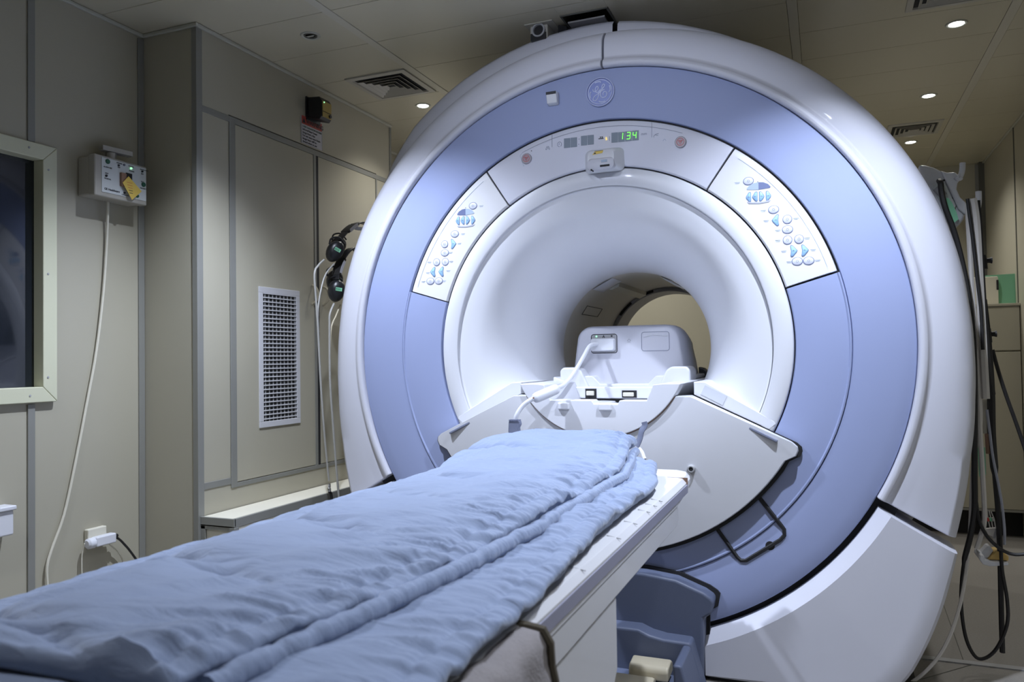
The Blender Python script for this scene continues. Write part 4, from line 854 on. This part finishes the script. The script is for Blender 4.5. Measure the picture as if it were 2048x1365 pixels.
headphones(hp0, [(hy(670, 503), R(-28)), (hy(702, 492)+Vector((-.07, 0, 0)), R(-28))], [hy(676, 482), hy(690, 465), hy(705, 452), hy(722, 446), hy(738, 452), hy(745, 475)], (6, 15))
hp1 = thing('headphones', 'lower black ear defenders hanging below the first pair beside the scanner', 'headphones', (-1.19, .15, 1.35), 'black ear defenders')
headphones(hp1, [(hy(673, 582), R(-8)), (hy(697, 560)+Vector((-.07, 0, 0)), R(-8))], [hy(672, 560), hy(675, 540), hy(686, 515), hy(702, 498), hy(718, 505), hy(728, 530)], (3, 12))
def cable(nm, pts, r_, m_, lb, n_=5, par=None):
    o_ = ob(nm, MB().tube(catmull(pts, n_), r_, 7), m_, par)
    return tag(o_, lb, 'cable') if not par else o_
ob('tube', MB().tube(catmull([hy(648, 520), hy(637, 531), hy(629, 548), hy(632, 600), hy(636, 660), hy(641, 760), hy(648, 860), hy(655, 935), hy(658, 962)], 5), .0042, 7), 'tubeg', hp0); ob('tube', MB().tube(catmull([hy(668, 528), hy(652, 548), hy(643, 575), hy(636, 620), hy(637, 665)], 5), .0034, 7), 'tubeg', hp0)
p = hy(658, 968); ob('connector', MB().lathe([(.006, .0), (.007, -.012), (.005, -.016), (.008, -.02), (.008, -.032)], p, 2, 12), 'chrome', hp0)
ob('lead', MB().tube(catmull([p+Vector((0, 0, -.03)), hy(662, 990), hy(664, 1010), hy(668, 1060), hy(670, 1120)], 5), .0065, 7), 'black', hp0)
ob('tube', MB().tube(catmull([hy(668, 608), hy(660, 628), hy(659, 655), hy(660, 760), hy(666, 850), hy(672, 930), hy(678, 1000), hy(684, 1090)], 5), .0046, 7), 'tubeg', hp1); ob('tube', MB().tube(catmull([hy(681, 610), hy(672, 632), hy(663, 655), hy(660, 700)], 5), .0032, 7), 'beige', hp1)
# ------------------------------------------------------------------ hook fitting and cables on the right side of the scanner
YC = .35
def rr_(px, py, y=YC): return at(px, py, 1, y)
sf = []
L_ = []
fit = [(1836, 331), (1850, 332), (1868, 337), (1884, 345), (1893, 353), (1906, 372), (1920, 400), (1930, 425), (1926, 440), (1915, 455), (1880, 440), (1850, 380)]
fo = ob('side_fitting', MB().prism([(q_.x, q_.z) for q_ in (rr_(a, b_) for a, b_ in fit)], 1, .335, .44), 'white', S, bevel=.010, label='white bulge with cable hooks on the right side')
fo2 = ob('hook_plate', MB().prism([(q_.x, q_.z) for q_ in (rr_(a, b_, .34) for a, b_ in ((1880, 343), (1893, 347), (1909, 346), (1922, 357), (1914, 368), (1912, 380), (1919, 396), (1930, 406), (1936, 420), (1930, 432), (1915, 420)))], 1, .325, .36), 'white', fo, bevel=.006)
for a_, b_, c_ in (((1914, 352), (1923, 347), (1925, 326)), ((1936, 424), (1952, 428), (1957, 383))):
    ob('cable_hook', MB().tube(catmull([rr_(*a_, .32), rr_((a_[0]+b_[0])/2, (a_[1]+b_[1])/2+6, .32), rr_(*b_, .32), rr_(c_[0], (b_[1]+c_[1])/2, .32), rr_(*c_, .32)], 6), [.013]+[.012]*7+[.009]*17, 10), 'white', fo)
pb = [(1862, 372), (1880, 362), (1893, 372), (1912, 412), (1904, 428), (1884, 410)]
ob('connector_panel', MB().prism([(q_.x, q_.z) for q_ in (rr_(a, b_, .326) for a, b_ in pb)], 1, .326, .340), 'plate', fo, bevel=.002, label='grey connector panel')
ob('connector_socket', MB().tube([rr_(1872, 376, .322), rr_(1888, 392, .322)], .012, 10), 'grey', fo); ob('panel_lettering', MB().obox(rr_(1888, 361, .324), (.003, 0, 0), (0, .001, 0), (0, 0, .003)).obox(rr_(1906, 397, .333), (.003, 0, -.003), (0, .001, 0), (.001, 0, .001)).obox(rr_(1914, 413, .333), (.003, 0, -.002), (0, .001, 0), (.001, 0, .001)), 'ink', fo)
tp_ = [(1884, 398), (1896, 396), (1903, 404), (1913, 425), (1917, 439), (1907, 447), (1899, 440), (1888, 420)]
tg = ob('cable_tag', MB().prism([(q_.x, q_.z) for q_ in (rr_(a, b_, .31) for a, b_ in tp_)], 1, .309, .312), 'tape', None); tag(tg, 'green paper tag taped below the hook panel at the upper right of the scanner', 'tag')
cable('monitor_cable', [rr_(1878, 362, .31), rr_(1881, 366, .29), rr_(1883, 385, .28), rr_(1890, 415, .27), rr_(1905, 455, .27), rr_(1918, 500, .27), rr_(1931, 560, .27), rr_(1941, 630, .27), rr_(1947, 700, .27), rr_(1949, 790, .28), rr_(1949, 870, .28), rr_(1949, 950, .28), rr_(1949, 1020, .28), rr_(1941, 1070, .3), rr_(1927, 1130, .3), rr_(1922, 1200, .3), rr_(1930, 1270, .3), rr_(1948, 1311, .3), rr_(1968, 1318, .3), rr_(1993, 1298, .3), rr_(2014, 1250, .3), rr_(2014, 1200, .3), rr_(2004, 1140, .3), rr_(2001, 1080, .3)], [.009]*5*14+[.0055]*300, 'rubber', 'black cable from the scanner side hanging down into a low loop near the floor')
hang = [
 ([(1938, 408), (1939, 450), (1943, 560), (1951, 680), (1956, 780), (1960, 860), (1966, 960), (1969, 1040), (1961, 1075), (1953, 1098)], .0075, 'cablew', 'thick white cable hanging from the hook and ending in a folded coil pad', .298),
 ([(1946, 398), (1953, 450), (1959, 560), (1966, 690), (1970, 760), (1972, 798)], .012, 'cablew', 'fattest cream cable at the centre of the hanging bundle', .296),
 ([(1936, 405), (1934, 420), (1937, 480), (1944, 590), (1953, 690), (1958, 760), (1962, 830), (1958, 870), (1948, 915), (1944, 960), (1940, 1060), (1935, 1120), (1925, 1190), (1905, 1260), (1880, 1310), (1850, 1345), (1815, 1372)], .0055, 'cablew', 'thin white cable running from the hook bundle down onto the floor', .30),
 ([(1935, 398), (1939, 430), (1946, 480), (1955, 560), (1962, 620), (1966, 700)], .0055, 'rubber', 'slim black cable crossing in front of the white bundle', .278),
 ([(1953, 402), (1957, 450), (1962, 540), (1968, 640), (1974, 720), (1984, 790)], .011, 'rubber', 'broad black cable sleeve at the right of the hanging bundle', .305),
 ([(1966, 600), (1975, 680), (1982, 780), (1984, 870), (1990, 950), (1996, 1020), (2000, 1100), (2002, 1190), (2005, 1306)], [.012]*20+[.008]*300, 'rubber', 'long black cable sleeve reaching almost to the floor at the far right', .33),
 ([(1985, 700), (1996, 740), (2012, 790), (2030, 840), (2044, 880), (2062, 935)], .006, 'rubber', 'black cable slanting out of the right picture edge', .40),
 ([(1952, 1000), (1958, 1040), (1972, 1070), (1990, 1090), (2010, 1104), (2032, 1110), (2065, 1107)], .0055, 'rubber', 'black cable looping across the folded coil pad to the right edge', .28),
 ([(1974, 820), (1980, 868), (1986, 915), (1996, 965), (2004, 1010), (2009, 1060), (2009, 1090)], .0042, 'cableg', 'thin clear grey tube hanging beside the black sleeve', .31)]
for pts, r_, m_, lb, y_ in hang:
    P_ = [rr_(a, b_, y_) for a, b_ in pts]
    if 'floor' in lb and 'onto' in lb:
        P_ = [rr_(a, b_, y_ if b_ < 1150 else y_-.02-(b_-1150)/220*.18) for a, b_ in pts]; P_ = [Vector((q_.x, q_.y, max(q_.z, .006))) for q_ in P_]
    cable('hanging_cable', P_, r_, m_, lb)
for px, py, lb in ((1975, 525, 'upper black cable clip on the hanging bundle'), (1984, 672, 'lower black cable clip on the hanging bundle')):
    p = rr_(px-12, py-3, .38); q_ = rr_(px+9, py-4, .38); cl = thing('cable_clip', lb, 'clip', tuple(p), 'black cable clips')
    ob('barrel', MB().tube([rr_(px-12, py-14, .375), rr_(px-9, py+14, .375)], .014, 12), 'black', cl); ob('toggle', MB().tube([p, q_-(q_-p)*.3, q_], [.009, .008, .011], 10), 'rubber', cl)
cp = thing('coil_pad', 'white folded coil pad with yellow foam hanging above the floor on the right', 'coil', tuple(rr_(1980, 1110)))
def shp(L2, y0_, y1_): return MB().prism([(q_.x, q_.z) for q_ in (rr_(a, b_, .35) for a, b_ in L2)], 1, y0_, y1_)
ob('shell', shp([(1955, 1104), (1953, 1112), (1960, 1122), (1974, 1126), (2010, 1124), (2011, 1119), (1980, 1117), (1964, 1113), (1962, 1104)], .30, .40), 'white', cp, bevel=.003); ob('foam', shp([(1972, 1116), (1986, 1100), (2002, 1100), (2014, 1110), (2013, 1119), (1998, 1117)], .32, .39), 'yell2', cp, bevel=.004, label='yellow foam')
ob('pad', shp([(1953, 1098), (1960, 1104), (1972, 1090), (1978, 1090), (1985, 1100), (1974, 1114), (1962, 1116), (1956, 1110)], .33, .37), 'white', cp, bevel=.006); ob('connector', shp([(1970, 1058), (1995, 1056), (1997, 1068), (1993, 1080), (1994, 1092), (1988, 1086), (1985, 1074), (1975, 1070)], .345, .36), 'cablew', cp, bevel=.002)
ob('connector', shp([(1990, 1057), (1994, 1057), (1990, 1076), (1985, 1076)], .340, .345), 'grey', cp, label='grey strip')
for k, m_ in enumerate(('stopr', 'tape', 'cablew')):
    ob('contact_lead', MB().tube([rr_(1974+4*k, 1020+2*k, .35), rr_(1976+6*k, 1038, .35), rr_(1980+5.5*k, 1056, .35)], .0018, 6), 'cablew', cp); ob('lead_bead', MB().tube([rr_(1975+6*k-k, 1036, .35), rr_(1977+6*k-k, 1043, .35)], .004, 8), m_, cp)
gt = ob('cable_tag', shp([(1953, 895), (1968, 894), (1970, 948), (1956, 952)], .33, .333), 'green', None); tag(gt, 'green written tag wrapped on the white cable low beside the scanner', 'tag')
gt2 = ob('cable_tag', shp([(1939, 908), (1946, 903), (1943, 958), (1935, 960)], .30, .303), 'green', None); tag(gt2, 'narrow green tag half hidden behind the scanner edge', 'tag')
jn = thing('cable_joint', 'brown and metal connector joint in the middle of the hanging cables', 'connector', tuple(rr_(1978, 890, .33)))
ob('plug', MB().tube([rr_(1974, 868, .33), rr_(1977, 908, .33)], .007, 8), 'brown', jn); ob('socket', MB().tube([rr_(1986, 880, .33), rr_(1989, 900, .33)], .006, 8), 'chrome', jn); ob('sleeve', MB().tube([rr_(1972, 800, .36), rr_(1973, 868, .35)], .010, 8), 'cream', jn); ob('sleeve', MB().tube([rr_(1958, 820, .35), rr_(1954, 880, .34), rr_(1946, 925, .33)], .005, 8), 'cablew', jn)
# ------------------------------------------------------------------ cupboard at the back right with card on top
fc = thing('back_cabinet', 'low cream cabinet with a plinth blackened as shade at the back right behind the cables', 'cabinet', (1.5, 2.6, 0))
z1_ = at(1990, 608, 1, 2.42).z; z2_ = at(1990, 703, 1, 2.42).z; z3_ = at(1990, 1019, 1, 2.42).z
ob('body', MB().box(1.12, RW-.002, 2.43, 2.95, z3_, z1_-.014), 'wall', fc); ob('drawer_front', MB().box(1.13, RW-.004, 2.415, 2.43, z2_+.004, z1_-.018), 'wall', fc, bevel=.002)
dr_ = ob('door', MB().box(1.13, RW-.004, 2.415, 2.43, z3_+.002, z2_-.004), 'wall', fc, bevel=.002); ob('worktop', MB().box(1.11, RW-.002, 2.405, 2.95, z1_-.014, z1_), 'wall', fc, bevel=.002)
ob('edging', MB().box(1.12, RW-.002, 2.412, 2.43, z1_-.018, z1_-.0145), 'trim', fc); ob('plinth', MB().box(1.14, RW-.004, 2.50, 2.9, 0, z3_), 'gap', fc)  # plinth coloured black to stand in for shade under the cabinet
ob('bottom_rail', MB().box(1.12, RW-.002, 2.412, 2.43, z3_-.012, z3_), 'trim', fc)
a, b_ = at(1958, 610, 1, 2.52), at(2040, 547, 1, 2.52)
tag(ob('green_card', MB().prism([(a.x, z1_), (b_.x-.01, z1_), (b_.x-.012, b_.z), (a.x, b_.z-.004)], 1, 2.52, 2.526), 'green'), 'green card panel standing on the back right cabinet', 'card')
a, b_ = at(1955, 610, 1, 2.48), at(1996, 553, 1, 2.48)
hb_ = thing('cream_case', 'flat cream plastic case leaning in front of the green card', 'case', (1.45, 2.49, z1_))
ob('shell', MB().prism(rrect(a.x-.1, b_.x, z1_, b_.z, .008), 1, 2.478, 2.500), 'cream', hb_, bevel=.003); p = at(1998, 569, 1, 2.476); ob('slot', MB().box(p.x-.012, p.x-.002, 2.474, 2.479, p.z-.03, p.z+.025), 'gap', hb_)
# ------------------------------------------------------------------ ambient light of the room and render look
w = bpy.data.worlds.new('world'); sc.world = w; w.use_nodes = True
w.node_tree.nodes['Background'].inputs['Color'].default_value = (.6, .65, .7, 1); w.node_tree.nodes['Background'].inputs['Strength'].default_value = .0
vs = sc.view_settings; vs.view_transform = 'Standard'; vs.look = 'None'; vs.exposure = 0.0; vs.gamma = 1; vs.use_curve_mapping = False
